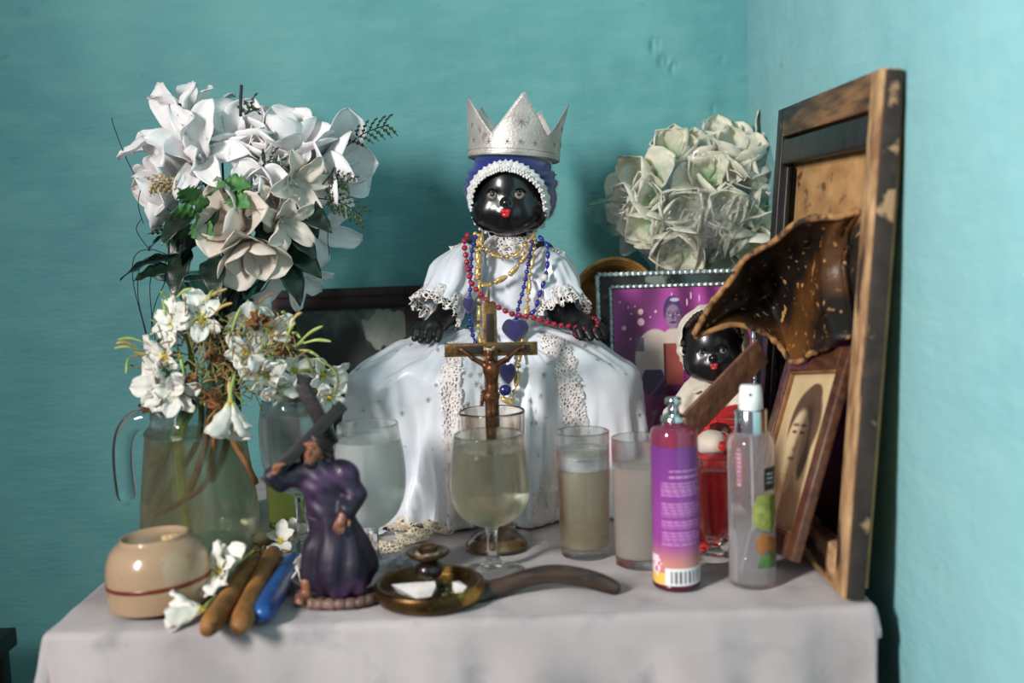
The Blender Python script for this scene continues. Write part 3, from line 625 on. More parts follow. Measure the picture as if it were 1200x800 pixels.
def purple(u, v):
    k = .5 + .5 * sin(u * 26 + 3 * sin(v * 3 + u * 4)); c = np.array((150, 66, 136.)) * (.72 + .5 * k) + 14 * nz(u * 5, v * 5, 1)
    def el(cx_, cy_, rx, ry): return ((u - cx_) / rx)**2 + ((v - cy_) / ry)**2
    def put(col, kk):
        nonlocal c
        c = c + (np.array(col, float) - c) * max(0, min(1, kk))
    for x, y, r_ in ((.20, .82, .028), (.20, .875, .022), (.075, .79, .018), (.11, .90, .008), (.31, .875, .010), (.12, .73, .009), (.13, .865, .007), (.16, .905, .006), (.27, .845, .006), (.05, .93, .010)): put((232, 196, 200), (1 - el(x, y, r_, r_ * .8)) * 3)
    for x, y in ((.43, .955), (.57, .955), (.63, .94), (.54, .92)): put((240, 200, 232), (1 - el(x, y, .005, .025)) * 2)
    put((222, 206, 194), (1 - el(.30, .62, .155, .165)) * 8); put((222, 206, 194), (1 - el(.44, .66, .12, .13)) * 6)   # white clothing
    put((92, 96, 120), .8 if .16 < u < .22 and .66 < v < .735 else 0)
    put((80, 60, 110), (1 - el(.435, .875, .072, .085)) * 6); put((158, 128, 160), (1 - el(.435, .845, .06, .072)) * 3); put((120, 90, 130), (1 - el(.475, .84, .022, .06)) * 1.2); put((206, 200, 224), (1 - el(.45, .935, .04, .012)) * 2)
    for ex in (.405, .465): put((60, 44, 84), (1 - abs(el(ex, .86, .026, .015) - 1) * 3) * .9); put((50, 36, 66), (1 - el(ex, .861, .008, .005)) * 2); put((236, 226, 240), (1 - el(ex + .012, .852, .008, .003)) * 1.4)
    put((96, 70, 112), (1 - el(.435, .842, .012, .018)) * 1.2); put((84, 54, 96), (1 - el(.435, .813, .03, .006)) * 3)
    if .36 < u < .50 and .48 < v < .70: put((156, 76, 68), .95 if (v < .60 or u < .475) else 0)
    if .36 < u < .372 and .48 < v < .70: put((70, 40, 40), .8)
    if u < .36 and v < .56: put((70, 50, 108), (1 - el(.28, .50, .09, .09)) * 4)
    return [lin(max(0, min(255, x))) for x in c]
picture(pf, Wd - .054, H2 - .054, mm @ Matrix.Translation((.027, .027, .0006)), purple, 200, 230, MA('glossy photo', .18, .6))

# dark frame with clouded picture behind the dress, on the left
dl, dr = P(316, 343, 1.83), P(492, 333, 1.83); zt = (dl.z + dr.z) / 2; H3 = (zt - TOP) / cos(R(6)); tl = Vector((dl.x, 1.845, zt)); ux = Vector((1, 0, 0)); Wd = dr.x - dl.x
uy = Vector((0, sin(R(6)), cos(R(6)))); un = ux.cross(uy); bl = tl - uy * H3; mm = Matrix((ux, uy, un)).transposed().to_4x4(); mm.translation = bl
df = thing('dark_frame', 'dark brown wooden frame with a clouded peeling picture behind the white dress', 'picture frame', bl)
dkw = M('dark mahogany', (52, 30, 26), (34, 20, 18), 30, .5, stretch=(.6, 6, 6), bump=.2)
fw = .036
for q in ((0, fw, 0, H3), (Wd - fw * .75, Wd, 0, H3), (fw, Wd - fw * .75, 0, fw), (fw, Wd - fw * .75, H3 - fw, H3)): O('frame_bar', sfb(*q, -.008, .006), dkw, df)
for q in ((fw * .3, Wd - fw * .3, H3 - fw * .42, H3 - fw * .30), (fw * .3, Wd - fw * .3, H3 - fw * .86, H3 - fw * .74)): O('bead_moulding', sfb(*q, .004, .0085), dkw, df)
def cloudy(u, v):
    c = np.array((44, 48, 48.)) + 16 * nz(u * 4, v * 5, 1)
    n1 = nz(u * 5, v * 5, 7) + .5 * nz(u * 17, v * 17, 3); e = max(0, (v - .80) * 6) + .0
    c = c + (np.array((118, 124, 118.)) - c) * max(0, min(1, e * .55 + .6 * n1 * (v > .6)))
    p = ((u - .82) / .22)**2 + ((v - .86) / .15)**2 + .5 * nz(u * 14, v * 14, 5)
    if p < .8: c = np.array((172, 172, 160.)) + 14 * nz(u * 30, v * 30, 2)
    return [lin(max(0, min(255, x))) for x in c]
picture(df, Wd - fw * 1.75, H3 - 2 * fw, mm @ Matrix.Translation((fw, fw, -.002)), cloudy, 110, 130, MA('clouded picture', .3, .3), 'picture')
O('back_board', sfb(.01, Wd - .01, .01, H3 - .01, -.010, -.004), M('black card', (24, 22, 22)), df)

# straw hat hooked on the silver frame's corner
hc = P(716, 358, 1.79); hat = thing('straw_hat', 'coiled straw hat hooked behind the silver edged frame', 'hat', hc)
straw = M('straw', (216, 162, 92), (168, 116, 58), 60, .75, bump=.3, bscale=200)
hm = Matrix.Translation(hc) @ look((.25, -.95, .15))
for k_ in range(13):                                   # coils of straw, one over the other
    t = k_ / 12; rr_ = .068 - .018 * t**1.6 if k_ > 2 else .068 + .003 * (2 - k_); zz = .030 - .0056 * k_
    O('straw_coil', move(tube([(rr_ * cos(a), rr_ * sin(a) * .98, zz) for a in np.linspace(0, 2 * pi, 41)], .0034, 6, caps=False), hm), straw, hat)
O('crown', move(lathe([(.0490, -.036), (.042, -.046), (.020, -.052), (0, -.053)], 36), hm), straw, hat, solid=.004)
# ---------------------------------------------------------------- crowned doll in white satin
black_gloss = M('glossy black doll skin', (14, 15, 17), rough=.26, coat=.35); black_gloss.node_tree.nodes['Principled BSDF'].inputs['Coat Roughness'].default_value = .10
black_matt = M('dull black doll skin', (22, 23, 25), rough=.42, bump=.05)
doll = thing('crowned_doll', 'large black doll in white satin gown and blue bonnet seated on the altar', 'doll', (-.02, 1.62, TOP))
Hc = Vector(P(598, 231, 1.615)); HM = Matrix.Translation(Hc) @ Matrix.Rotation(R(-7), 4, 'Z') @ Matrix.Rotation(R(1.5), 4, 'Y')
def face_field(p):
    x = np.abs(p[0]); q = [x, p[1], p[2]]
    d = ell(p, (0, .006, .012), (.0555, .057, .062))
    d = smin(d, ell(q, (.025, -.018, -.022), (.029, .030, .026)), .022)          # cheeks
    d = smin(d, ell(p, (0, -.030, -.040), (.020, .016, .014)), .016)             # chin
    d = smax(d, -ell(q, (.0190, -.0575, .0035), (.0115, .0085, .0070)), .007)    # eye hollows
    d = smin(d, ell(p, (0, -.0505, -.0070), (.0040, .0046, .0036)), .006)        # nose
    d = smin(d, ell(q, (.0030, -.0510, -.0086), (.0022, .0026, .0018)), .003)
    d = smin(d, ell(p, (0, -.0465, -.0225), (.0130, .0065, .0090)), .012)        # muzzle
    d = smin(d, ell(q, (.0555, .008, -.004), (.006, .011, .015)), .004)          # ears
    d = smin(d, cap(p, (0, .008, -.04), (0, .012, -.075), .026, .028), .008)     # neck
    return d
head = O('head', move(skin(face_field, (-.066, -.075, -.08), (.066, .072, .082), .0019), HM), black_gloss, doll)
for s in (-1, 1):
    e = O('eye', move(ball(.0078, (s * .0190, -.0455, .0035), 16, 12), HM), M('eye white', (150, 142, 132), rough=.05, coat=1), head)
    O('iris', move(ball(.0046, (s * .0190 - .0006, -.0500, .0036), 12, 8, (1, .8, 1)), HM) if 0 else move(ball(.0040, (s * .0190, -.0505, .0036), 12, 8, (1, 1, 1)), HM), M('brown iris', (46, 36, 30), rough=.05, coat=1), head)
    O('eyelid', move(grid(lambda u, v, s=s: (s * .0190 + .0088 * cos(pi * u), -.0452 - .0088 * sin(pi * u) * cos(.30 + v * .9), .0035 + .0088 * sin(pi * u) * sin(.30 + v * .9) ), 14, 6), HM), black_gloss, head, solid=.0008)
def lipf(p):
    q = [np.abs(p[0]), p[1], p[2]]
    d = smin(ell(q, (.0034, -.0560, -.0205), (.0042, .0030, .0034)), ell(p, (0, -.0556, -.0256), (.0058, .0032, .0032)), .0014)
    return smax(d, -ell(p, (0, -.0594, -.0226), (.0062, .0022, .0006)), .0006)
O('lips', move(skin(lipf, (-.010, -.062, -.031), (.010, -.049, -.014), .0006), HM), M('red lip paint', (196, 26, 36), rough=.25, coat=.4), head)
# bonnet: blue satin over the back of the head, lace round the face
def bonnet(a, ph, off=0):                              # a = angle from the face axis, ph round it
    x, z = sin(a) * sin(ph), sin(a) * cos(ph); y = -cos(a)
    wv = .0022 * sin(ph * 17 + 3 * sin(ph * 5)) * min(1, (a - .8) * 1.4) 
    k = 1 + off + wv / .062
    lowz = .88 if z > 0 else 1.02
    return (x * .0660 * k, .006 + y * .067 * k, .012 + z * .070 * k * lowz)
rim = lambda ph: .86 - .52 * cos(ph) + .20 * cos(ph)**2
blue = M('royal blue satin', (30, 42, 132), (20, 28, 96), 24, .38, sheen=.3, coat=.1)
bo = O('bonnet', move(grid(lambda u, v: bonnet(rim(2 * pi * u) + (pi - rim(2 * pi * u)) * v, 2 * pi * u), 120, 26, wrap=True), HM), blue, doll, solid=.0012)
wlace = lace('white bonnet lace', (226, 224, 222), 330, .34)
def bon_lace(u, v, shift=0.0, wid=.26):
    ph = 2 * pi * u; a = rim(ph) + shift - .11 - .07 * abs(sin(ph * 16)) + v * wid
    p = bonnet(max(a, .3), ph, .035 + .015 * sin(ph * 34) * (1 - v)); return p
O('bonnet_lace', move(grid(lambda u, v: bon_lace(u, v), 220, 7, wrap=True), HM), wlace, bo, solid=.0010)
O('bonnet_lace', move(grid(lambda u, v: bonnet(1.45 + .05 * abs(sin(u * 40)) + v * .16, R(38) + u * R(100), .035), 60, 5), HM), wlace, bo, solid=.001)
fl = []                                                # crocheted flowerets along the edge
for k in range(46):
    ph = 2 * pi * k / 46; p = bonnet(rim(ph) - .13, ph, .05); fl += [ball(.0021, (p[0] + .0022 * cos(j * 2.1), p[1], p[2] + .0022 * sin(j * 2.1)), 6, 4) for j in range(3)]
q = O('lace_picots', move(join(*fl), HM), M('lace thread', (226, 224, 222), rough=.8), bo); q['kind'] = 'stuff'

# crown of embossed silver card
CT = HM @ Matrix.Translation((.004, .010, .0535)) @ Matrix.Rotation(R(-4), 4, 'X') @ Matrix.Rotation(R(3), 4, 'Y')
silver = M('dull silver card', (206, 200, 194), (180, 174, 168), 30, .45, metal=.45, bump=.25, bscale=260, c3=(112, 108, 106), scale3=40, lo3=.64, hi3=.74)
def crown_h(th):
    t = ((math.degrees(th) - 14) / 72.0); t = t - round(t); q = 1 - abs(t) * 2; big = 1.0 if abs(math.degrees(th) - 14) < 36 else .93
    return .030 + .056 * big * max(0, q)**1.15
def crown_pt(th, h, off=0):
    r_ = .0655 + off + h * .05 + 2.2 * max(0, h - .03)**2; return (r_ * sin(th), -r_ * .96 * cos(th), h)
crown = thing('silver_crown', 'pointed embossed silver crown worn by the large doll', 'crown', tuple(CT.translation))
O('crown_band', move(grid(lambda u, v: crown_pt(2 * pi * u - pi, crown_h(2 * pi * u - pi) * v), 200, 14, wrap=True), CT), silver, crown, solid=.0011)
O('rim_cord', move(tube([crown_pt(t, crown_h(t)) for t in np.linspace(-pi, pi, 201)], .0009, 6), CT), silver, crown)
for hh in (.0015, .009): O('band_cord', move(tube([crown_pt(t, hh, .0006) for t in np.linspace(-pi, pi, 121)], .0008, 5), CT), silver, crown)
dots = [ball(.0007, crown_pt(t, .005, .0007), 5, 4) for t in np.linspace(-pi, pi, 150)]
for i in (3.2, 5.0): dots += [ball(.0006, crown_pt(t, max(.011, crown_h(t) - i * .001), .0007), 5, 4) for t in np.linspace(-pi, pi, 230)]
q = O('embossed_dots', move(join(*dots), CT), silver, crown); q['kind'] = 'stuff'
def star3(r_, n=6):
    return join(*[tube([(0, 0, 0), (r_ * cos(2 * pi * k / n), 0, r_ * sin(2 * pi * k / n))], [.0007, .0002], 5) for k in range(n)])
engr = M('dark embossing', (138, 132, 126), rough=.5, metal=.4)
sm1, sm2 = mesh('embossed_star', star3(.0048), engr), mesh('embossed_star', star3(.0080, 8), engr)
for th, h, m_ in ((-2, .018, sm1), (14, .019, sm1), (32, .018, sm1), (-26, .018, sm1), (14, .046, sm2), (-52, .022, sm1), (-56, .044, sm1), (64, .021, sm1), (88, .024, sm1), (84, .046, sm1)):
    p = Vector(crown_pt(R(th), h, .0008)); inst('embossed_star', m_, crown, Matrix.Translation(-Vector(crown.location)) @ CT @ Matrix.Translation(p) @ Matrix.Rotation(R(th), 4, 'Z'))

# gown
satin = M('white satin', (226, 229, 235), (214, 218, 227), 16, .34, sheen=.3, coat=.12, bump=.06, bscale=30)
def satin_weave():
    nt = satin.node_tree; b = nt.nodes['Principled BSDF']; b.inputs['Anisotropic'].default_value = .5
satin_weave()
lacem = lace('white gown lace', (234, 224, 220), 190, .15)
creaml = lace('cream hem lace', (216, 200, 174), 170, .13)
SCX, SCY, SA, SB, ZW, ZE = -.028, 1.598, .213, .113, TOP + .262, TOP + .222
def skirt(th, v):
    s_, c_ = sin(th), cos(th); n = 3.3; rs = 1 / ((abs(s_) / SA)**n + (abs(c_) / SB)**n)**(1 / n)
    fold = .9 + .6 * math.exp(-(s_ * 1.2)**2)
    if v < .42:
        t = v / .42; k = .25 + .75 * t; z = ZW - (ZW - ZE + .026 * s_ * s_) * (t**1.2) + .010 * sin(t * pi) * abs(s_)
        z += .004 * sin(th * 14 + 2) * (1 - t) + .016 * nz(th * 4.5, t * 1.4, 3) * min(1, t * 2) + .010 * (.3 - abs(nz(th * 9, t * 2, 13)))
        if t > .86: e = (t - .86) / .14; k = .25 + .75 * (.86 + .14 * sin(e * pi / 2)); z -= .012 * e * e
    else:
        t = (v - .42) / .58; z0 = ZE - .012 - .026 * s_ * s_; z = z0 + (TOP + .0018 - z0) * t
        h = min(1, t * 1.5); front = max(0, c_)
        k = 1.0 + .02 * t + h * (.060 * (1 - 2 * abs(sin(th * 5.5 + 1.2 * sin(th * 4) + .5 * t))**.8) + .022 * sin(th * 21 + 1 + 2 * t) * t + .08 * nz(th * 2, t * 2, 3) + .24 * (.3 - abs(nz(th * 5.2 + .5 * t, t * .8, 7))) + .12 * (.3 - abs(nz(th * 11, t * 1.3, 17)))) * fold
        k -= .10 * t * max(0, abs(s_) - .45)            # sides tuck under towards the floor of the altar
    x, y = SCX + s_ * rs * k, SCY - c_ * rs * k
    if c_ > 0:                                           # lap falls between the knees
        g = math.exp(-((x - (SCX + .02)) / .05)**2) * min(1, max(0, (v - .15) / .25)); y += .028 * g * (1 - .55 * max(0, v - .42) / .58); z -= .010 * g * (1 if v < .42 else max(0, 1 - (v - .42) * 4))
        if v > .42: t = (v - .42) / .58; y += t * (.034 * math.exp(-((x - .088) / .030)**2) + .024 * math.exp(-((x + .125) / .026)**2) + .014 * math.exp(-((x + .19) / .02)**2))
    wr = .0030 * nz(x * 18, z * 14, y * 18) + .0012 * nz(x * 55, z * 40, y * 55)
    return (x, y + wr, max(z + wr * (v < .45), TOP + .001))
skirt_o = O('gown_skirt', grid(lambda u, v: skirt(2 * pi * u - pi, v), 260, 90, wrap=True), satin, doll, solid=.0012)
# embroidered stars scattered over the front
em = []
for k in range(120):
    th = random.uniform(-1.6, 1.6); v = random.uniform(.18, .97); p0 = Vector(skirt(th, v)); pa, pb2 = Vector(skirt(th + .02, v)) - p0, Vector(skirt(th, v + .01)) - p0
    nn = pa.cross(pb2); 
    if nn.length < 1e-9: continue
    nn.normalize(); nn = nn if nn.y < 0 or nn.z > .5 else -nn; r_ = random.choice((.0016, .0036, .0050, .0050))
    em.append(move(join(*[tube([(0, 0, 0), (r_ * cos(2 * pi * j / 7), r_ * sin(2 * pi * j / 7), 0)], [.0005, .0002], 4) for j in range(7)]), Matrix.Translation(p0 + nn * .0014) @ look(nn, random.random() * 6)))
q = O('star_embroidery', join(*em), M('silver thread', (206, 206, 206), (160, 158, 156), 60, .4, metal=.3), skirt_o); q['kind'] = 'stuff'
def th_at(x, v, cache={}):
    if v not in cache:
        ts = np.linspace(-1.25, 1.25, 241); cache[v] = (np.array([skirt(t, v)[0] for t in ts]), ts)
    xs_, ts = cache[v]; o = np.argsort(xs_); return float(np.interp(x, xs_[o], ts[o]))
def lace_strip(path, w_):
    def f(u, v):
        vv = .16 + .83 * v; xc = float(np.interp(vv, [a for a, b in path], [b for a, b in path])); x = xc + (u - .5) * w_ * (1 + .10 * sin(v * 90) * (abs(u - .5) > .35))
        vq = round(vv, 4); p = Vector(skirt(th_at(x, vq), vq)); k = .0022 + .0010 * (1 + sin(v * 74 + 4 * u)) * abs(u - .5) * 2
        return p + Vector((0, -k, k * (.8 if vv < .45 else .1)))
    return grid(f, 9, 90)
O('lace_trim', lace_strip([(.16, -.075), (.42, -.085), (.7, -.083), (1, -.085)], .030), lacem, skirt_o, solid=.0009)
O('lace_trim', lace_strip([(.16, .052), (.42, .075), (.62, .085), (.8, .055), (1, .03)], .034), lacem, skirt_o, solid=.0009)
# hem lace bunched on the cloth
def hem(pts, w_, seed, lift=.006):
    c_ = spline([PT(*q) for q in pts], 200)
    def f(u, v):
        p = c_[int(u * 199)]; t = c_[min(int(u * 199) + 3, 199)] - c_[max(int(u * 199) - 3, 0)]; s = np.array((-t[1], t[0], 0)); s /= np.linalg.norm(s) + 1e-9
        r_ = .5 + .5 * sin(u * 46 + seed + 2 * v); return p + s * (v - .5) * w_ * (1 + .4 * sin(u * 30 + seed)) + np.array((0, 0, .0025 + lift * r_ * (.35 + .65 * v) + .003 * abs(nz(u * 30, v * 6, seed))))
    return grid(f, 200, 16)
O('hem_lace', hem([(424, 660), (450, 648), (478, 636), (508, 626), (536, 618), (560, 616)], .038, 1, .010), creaml, skirt_o, solid=.001)
O('hem_lace', hem([(592, 616), (615, 614), (640, 606), (668, 598)], .040, 4, .014), creaml, skirt_o, solid=.001)
O('hem_lace', hem([(470, 626), (500, 612), (530, 602), (560, 602)], .034, 7, .018), creaml, skirt_o, solid=.001)
O('underskirt_hem', hem([(405, 640), (425, 628), (452, 616), (480, 604)], .05, 2, .012), M('sheer organza', (232, 230, 236), rough=.4, trans=.5), skirt_o, solid=.0006)
# bodice
def bod(p):
    d = cap(p, (-.004, 1.628, ZW - .02), (.000, 1.626, ZW + .070), .058, .050)
    d = smin(d, cap(p, (-.040, 1.630, ZW + .084), (.046, 1.630, ZW + .086), .028, .028), .03)
    d = smin(d, cap(p, (.002, 1.628, ZW + .09), (.003, 1.628, ZW + .125), .034, .030), .02)
    return d + .0016 * np.sin(p[0] * 190) * np.cos(p[2] * 26)
O('gown_bodice', skin(bod, (-.10, 1.54, ZW - .09), (.11, 1.71, ZW + .14), .003), satin, doll)
def ruffle(c, rx, ry, z0, z1, n, amp, seed=0, wide=.02):
    return grid(lambda u, v: (c[0] + (rx + wide * v + amp * v * sin(2 * pi * u * n)) * sin(2 * pi * u), c[1] - (ry + wide * v + amp * v * sin(2 * pi * u * n)) * cos(2 * pi * u), z0 + (z1 - z0) * v + amp * .6 * v * cos(2 * pi * u * n + 1)), 200, 7, wrap=True)
O('collar_lace', ruffle((.003, 1.628), .032, .036, ZW + .134, ZW + .118, 16, .0035, 0, .012), lacem, doll, solid=.001)
O('collar_lace', ruffle((.003, 1.628), .033, .037, ZW + .126, ZW + .104, 14, .004, 0, .014), lacem, doll, solid=.001)
def sleeve(a, b, r0_, r1_, seed):
    a, b = Vector(a), Vector(b); m = look(b - a); ln = (b - a).length; m.translation = a
    def f(u, v):
        ph = 2 * pi * u; k = r0_ + (r1_ - r0_) * v + .009 * sin(pi * min(1, v * 1.15))
        k *= 1 + .10 * v * sin(ph * 8 + seed + v * 2) + .09 * sin(ph * 5 + seed + v * 5) + .14 * (.3 - abs(nz(ph * 2.2, v * 2 + ph, seed + 5))) + .06 * nz(cos(ph) * 2, v * 3, seed)
        return m @ Vector((k * cos(ph), k * sin(ph) * .9, ln * v))
    return grid(f, 110, 22, wrap=True)
def cuff(a, b, r_, seed):
    a, b = Vector(a), Vector(b); m = look(b - a); ln = (b - a).length; m.translation = a
    return grid(lambda u, v: m @ Vector(((r_ + .007 * v + .0028 * v * sin(u * 2 * pi * 23) + .002 * v * sin(u * 2 * pi * 9)) * cos(2 * pi * u), (r_ + .007 * v + .0028 * v * sin(u * 2 * pi * 23) + .002 * v * sin(u * 2 * pi * 9)) * sin(2 * pi * u) * .9, ln * (-.25 + 1.25 * v) + .003 * cos(u * 2 * pi * 15) * v)), 150, 7, wrap=True)
L0, L1 = Vector(P(553, 296, 1.618)), Vector(P(515, 358, 1.572)); R0, R1 = Vector(P(635, 298, 1.62)), Vector(P(657, 358, 1.582))
for nm, a, b, sd in (('left', L0, L1, 1), ('right', R0, R1, 4)):
    O('sleeve', sleeve(a, b, .024, .034, sd), satin, doll, solid=.001); d = (b - a).normalized()
    O('cuff_lace', cuff(b - d * .012, b + d * .014, .034, sd), lacem, doll, solid=.001)
    O('shoulder_frill', cuff(a + d * .004, a + d * .011, .024, sd), lacem, doll, solid=.001)
# arms with hands resting on the lap
def arm(path, radii, fingers, thumb):
    def f(p):
        d = None
        for (a, b), (ra, rb) in zip(zip(path, path[1:]), zip(radii, radii[1:])):
            q = cap(p, a, b, ra, rb); d = q if d is None else smin(d, q, .008)
        for fg in fingers + [thumb]:
            dd = None
            for (a, b) in zip(fg, fg[1:]):
                q = cap(p, a, b, .0058, .0050); dd = q if dd is None else smin(dd, q, .002)
            d = smin(d, dd, .004)
        return d
    pts = np.array([tuple(x) for x in path] + [tuple(x) for g in fingers + [thumb] for x in g]); return skin(f, pts.min(0) - .03, pts.max(0) + .03, .0022)
def arm_pts(sh, el_, wr, spread, mirror):
    sh, el_, wr = Vector(sh), Vector(el_), Vector(wr); d = (wr - el_).normalized(); side = d.cross(Vector((0, 0, 1))).normalized(); upv = side.cross(d)
    palm = wr + d * .018; fs = []
    for k, l in enumerate((.020, .024, .023, .018)):
        b = palm + side * (k - 1.5) * .0098 + d * .002; e = b + d * l * .55 + side * (k - 1.5) * .003; fs.append([b, e, e + d * l * .5 - upv * .007])
    tb_ = wr + d * .006 + side * mirror * .013; th_ = [tb_, tb_ + side * mirror * .010 + d * .010 + upv * .002, tb_ + side * mirror * .012 + d * .021]
    return [sh, el_, wr, palm], [.020, .0185, .0135, .0145], fs, th_
O('arm', arm(*arm_pts(L0, P(528, 364, 1.59), P(514, 377, 1.560), 1, 1)), black_matt, doll)
O('arm', arm(*arm_pts(R0, P(658, 364, 1.60), P(676, 376, 1.570), 1, -1)), black_matt, doll)

# ---------------------------------------------------------------- necklaces: every bead a piece
def chest(py): return float(np.interp(py, [265, 290, 330, 370, 400, 430, 480], [1.580, 1.562, 1.556, 1.552, 1.540, 1.497, 1.492]))
def bead_chain(name, label, px, bead, pitch, mat, cord, group='bead necklaces on the doll', off=0, behind=True, every=None, ds=None):
    pts = [P(x, y, (ds(y) if ds else chest(y)) - off) for x, y in px]; c_ = spline(pts, 400); s = np.concatenate([[0], np.cumsum(np.linalg.norm(np.diff(c_, axis=0), axis=1))])
    t = thing(name, label, 'necklace', tuple(c_[0]), group)
    O('cord', tube(c_[::6], .0006, 5), cord, t); n = int(s[-1] / pitch); k = 0
    for i in range(n + 1):
        d = i * pitch; p = np.array([np.interp(d, s, c_[:, j]) for j in range(3)]); q = np.array([np.interp(min(d + .002, s[-1]), s, c_[:, j]) for j in range(3)]); p0 = np.array([np.interp(max(d - .002, 0), s, c_[:, j]) for j in range(3)])
        me = bead[every[i % len(every)]] if every else bead[i % len(bead)]
        inst('bead', me, t, Matrix.Translation(Vector(p) - Vector(t.location)) @ look(q - p0, random.random() * 6))
    return t
redb = M('ruby pearl bead', (158, 22, 48), rough=.22, coat=.6); goldb = M('gold bead', (222, 190, 128), (196, 158, 92), 200, .28, metal=.5, coat=.3); blueb = M('cobalt bead', (36, 46, 138), rough=.2, coat=.5)
navy = M('dark blue bead', (34, 34, 104), rough=.3, coat=.3); dcord = M('dark cord', (40, 34, 40), rough=.8)
mred = mesh('bead', ball(.0043, seg=10, rings=7), redb)
bead_chain('red_necklace', 'ruby red pearl necklace hanging across the doll to her hand', [(548, 276), (544, 284), (546, 300), (549, 318), (553, 332), (561, 342), (569, 350), (579, 357), (590, 363), (601, 368), (613, 370), (625, 372), (634, 375), (645, 379), (658, 381), (672, 383), (684, 386), (691, 388)], [mred], .0102, redb, dcord, off=.006)
mg = [mesh('bead', ball(.0042, seg=8, rings=6, s=(1, 1, .8)), goldb), mesh('bead', ball(.0052, seg=8, rings=6, s=(.9, .55, 1.9)), goldb), mesh('bead', ball(.0031, seg=8, rings=5, s=(1.1, 1.1, .6)), goldb)]
bead_chain('gold_necklace', 'short gold bead necklace lying close under the lace collar', [(557, 274), (561, 284), (570, 292), (578, 298), (590, 301), (602, 299), (611, 293), (618, 284), (626, 275)], mg, .0078, goldb, dcord, every=(0, 2, 1, 2))
bead_chain('gold_necklace', 'middle gold bead necklace crossing the satin bodice', [(561, 276), (559, 296), (560, 314), (560, 326), (564, 333), (574, 333), (586, 328), (598, 321), (608, 310), (618, 298), (626, 282)], mg, .0078, goldb, dcord, every=(0, 1, 2), off=.002)
bead_chain('gold_necklace', 'longest gold bead necklace reaching behind the brass crucifix', [(565, 278), (562, 300), (562, 340), (561, 370), (562, 392), (568, 415), (578, 440), (588, 462), (597, 470), (604, 455), (608, 425), (613, 395), (617, 370), (619, 345), (622, 315), (627, 284)], mg, .0090, goldb, dcord, every=(1, 2, 0, 2), off=.004)
mb = [mesh('bead', ball(.0036, seg=8, rings=6), blueb), mesh('bead', ball(.0020, seg=7, rings=5), navy)]
mt_ = mesh('bead', lathe([(0, -.006), (.0022, -.0045), (.0034, -.001), (.0030, .003), (.0008, .0062), (0, .0065)], 10), blueb)
bead_chain('blue_necklace', 'round blue bead necklace with the velvet heart pendant', [(557, 278), (553, 296), (552, 318), (551, 340), (550, 362), (552, 385), (558, 402), (570, 418), (584, 428), (596, 420), (604, 400), (605, 376), (608, 358), (613, 340), (617, 320), (621, 298), (624, 282)], mb, .0054, blueb, dcord, off=.005)
bead_chain('blue_necklace', 'blue teardrop bead necklace on the right of the bodice', [(634, 279), (641, 287), (642, 300), (641, 314), (638, 328), (634, 340), (631, 350), (628, 360), (624, 366), (615, 372), (602, 376)], [mt_], .0140, blueb, dcord, off=.001)
velvet = M('deep blue velvet', (34, 28, 92), (24, 20, 68), 60, .7, sheen=.8)
def heart(c, sx, sz, d, seed):
    out = []
    v, f = ball(1, seg=24, rings=14)
    for p in v:
        a = math.atan2(p[2], p[0]); r_ = math.hypot(p[0], p[2]); dent = 1 - .34 * math.exp(-((a - pi / 2) / .42)**2) + .10 * math.exp(-((a + pi / 2) / .35)**2) * 1.4
        out.append((c[0] + p[0] * sx * (1 - .25 * max(0, -p[2])) * dent, c[1] + p[1] * d, c[2] + p[2] * sz * dent + .0008 * nz(p[0] * 3, p[2] * 3, seed)))
    return np.array(out), f
hp_ = P(604, 385, chest(385) - .014); tag(O('heart_pendant', heart(hp_, .019, .017, .006, 1), velvet), 'dark blue velvet heart hanging above the right arm of the crucifix', 'pendant', 'blue velvet pendants')
hp_ = P(595, 436, chest(438) - .012); tag(O('velvet_pendant', heart(hp_, .0115, .015, .006, 2), velvet), 'blue velvet pendant hanging under the right arm of the crucifix', 'pendant', 'blue velvet pendants')
hp_ = P(592, 457, chest(457) - .012); tag(O('velvet_pendant', ball(.0085, tuple(hp_), 14, 10, (1, .7, .9)), navy), 'small navy pendant ball showing below the blue velvet pendant', 'pendant', 'blue velvet pendants')
hp_ = P(549, 356, chest(356) - .010); tag(O('velvet_pendant', heart(hp_, .0085, .0115, .005, 3), velvet), 'small blue velvet pendant lying left of the gold beads', 'pendant', 'blue velvet pendants')
hp_ = P(638, 325, chest(325) - .008); tag(O('pearl_drop', ball(.0052, tuple(hp_), 12, 9), M('pearl', (226, 214, 204), rough=.2, coat=.6)), 'single cream pearl on the right of the bodice', 'bead')
# red bracelet at the doll's hand
bc = P(687, 384, 1.552); br_ = thing('bead_bracelet', 'dark red bead bracelet around the hand by the silver frame', 'bracelet', bc)
mdr = mesh('bead', ball(.0040, seg=9, rings=6), M('garnet bead', (110, 16, 34), rough=.25, coat=.5))
for k in range(15):
    a = 2 * pi * k / 15; inst('bead', mdr, br_, Matrix.Translation((.0165 * cos(a), .010 * sin(a), .012 * sin(a + .6))))
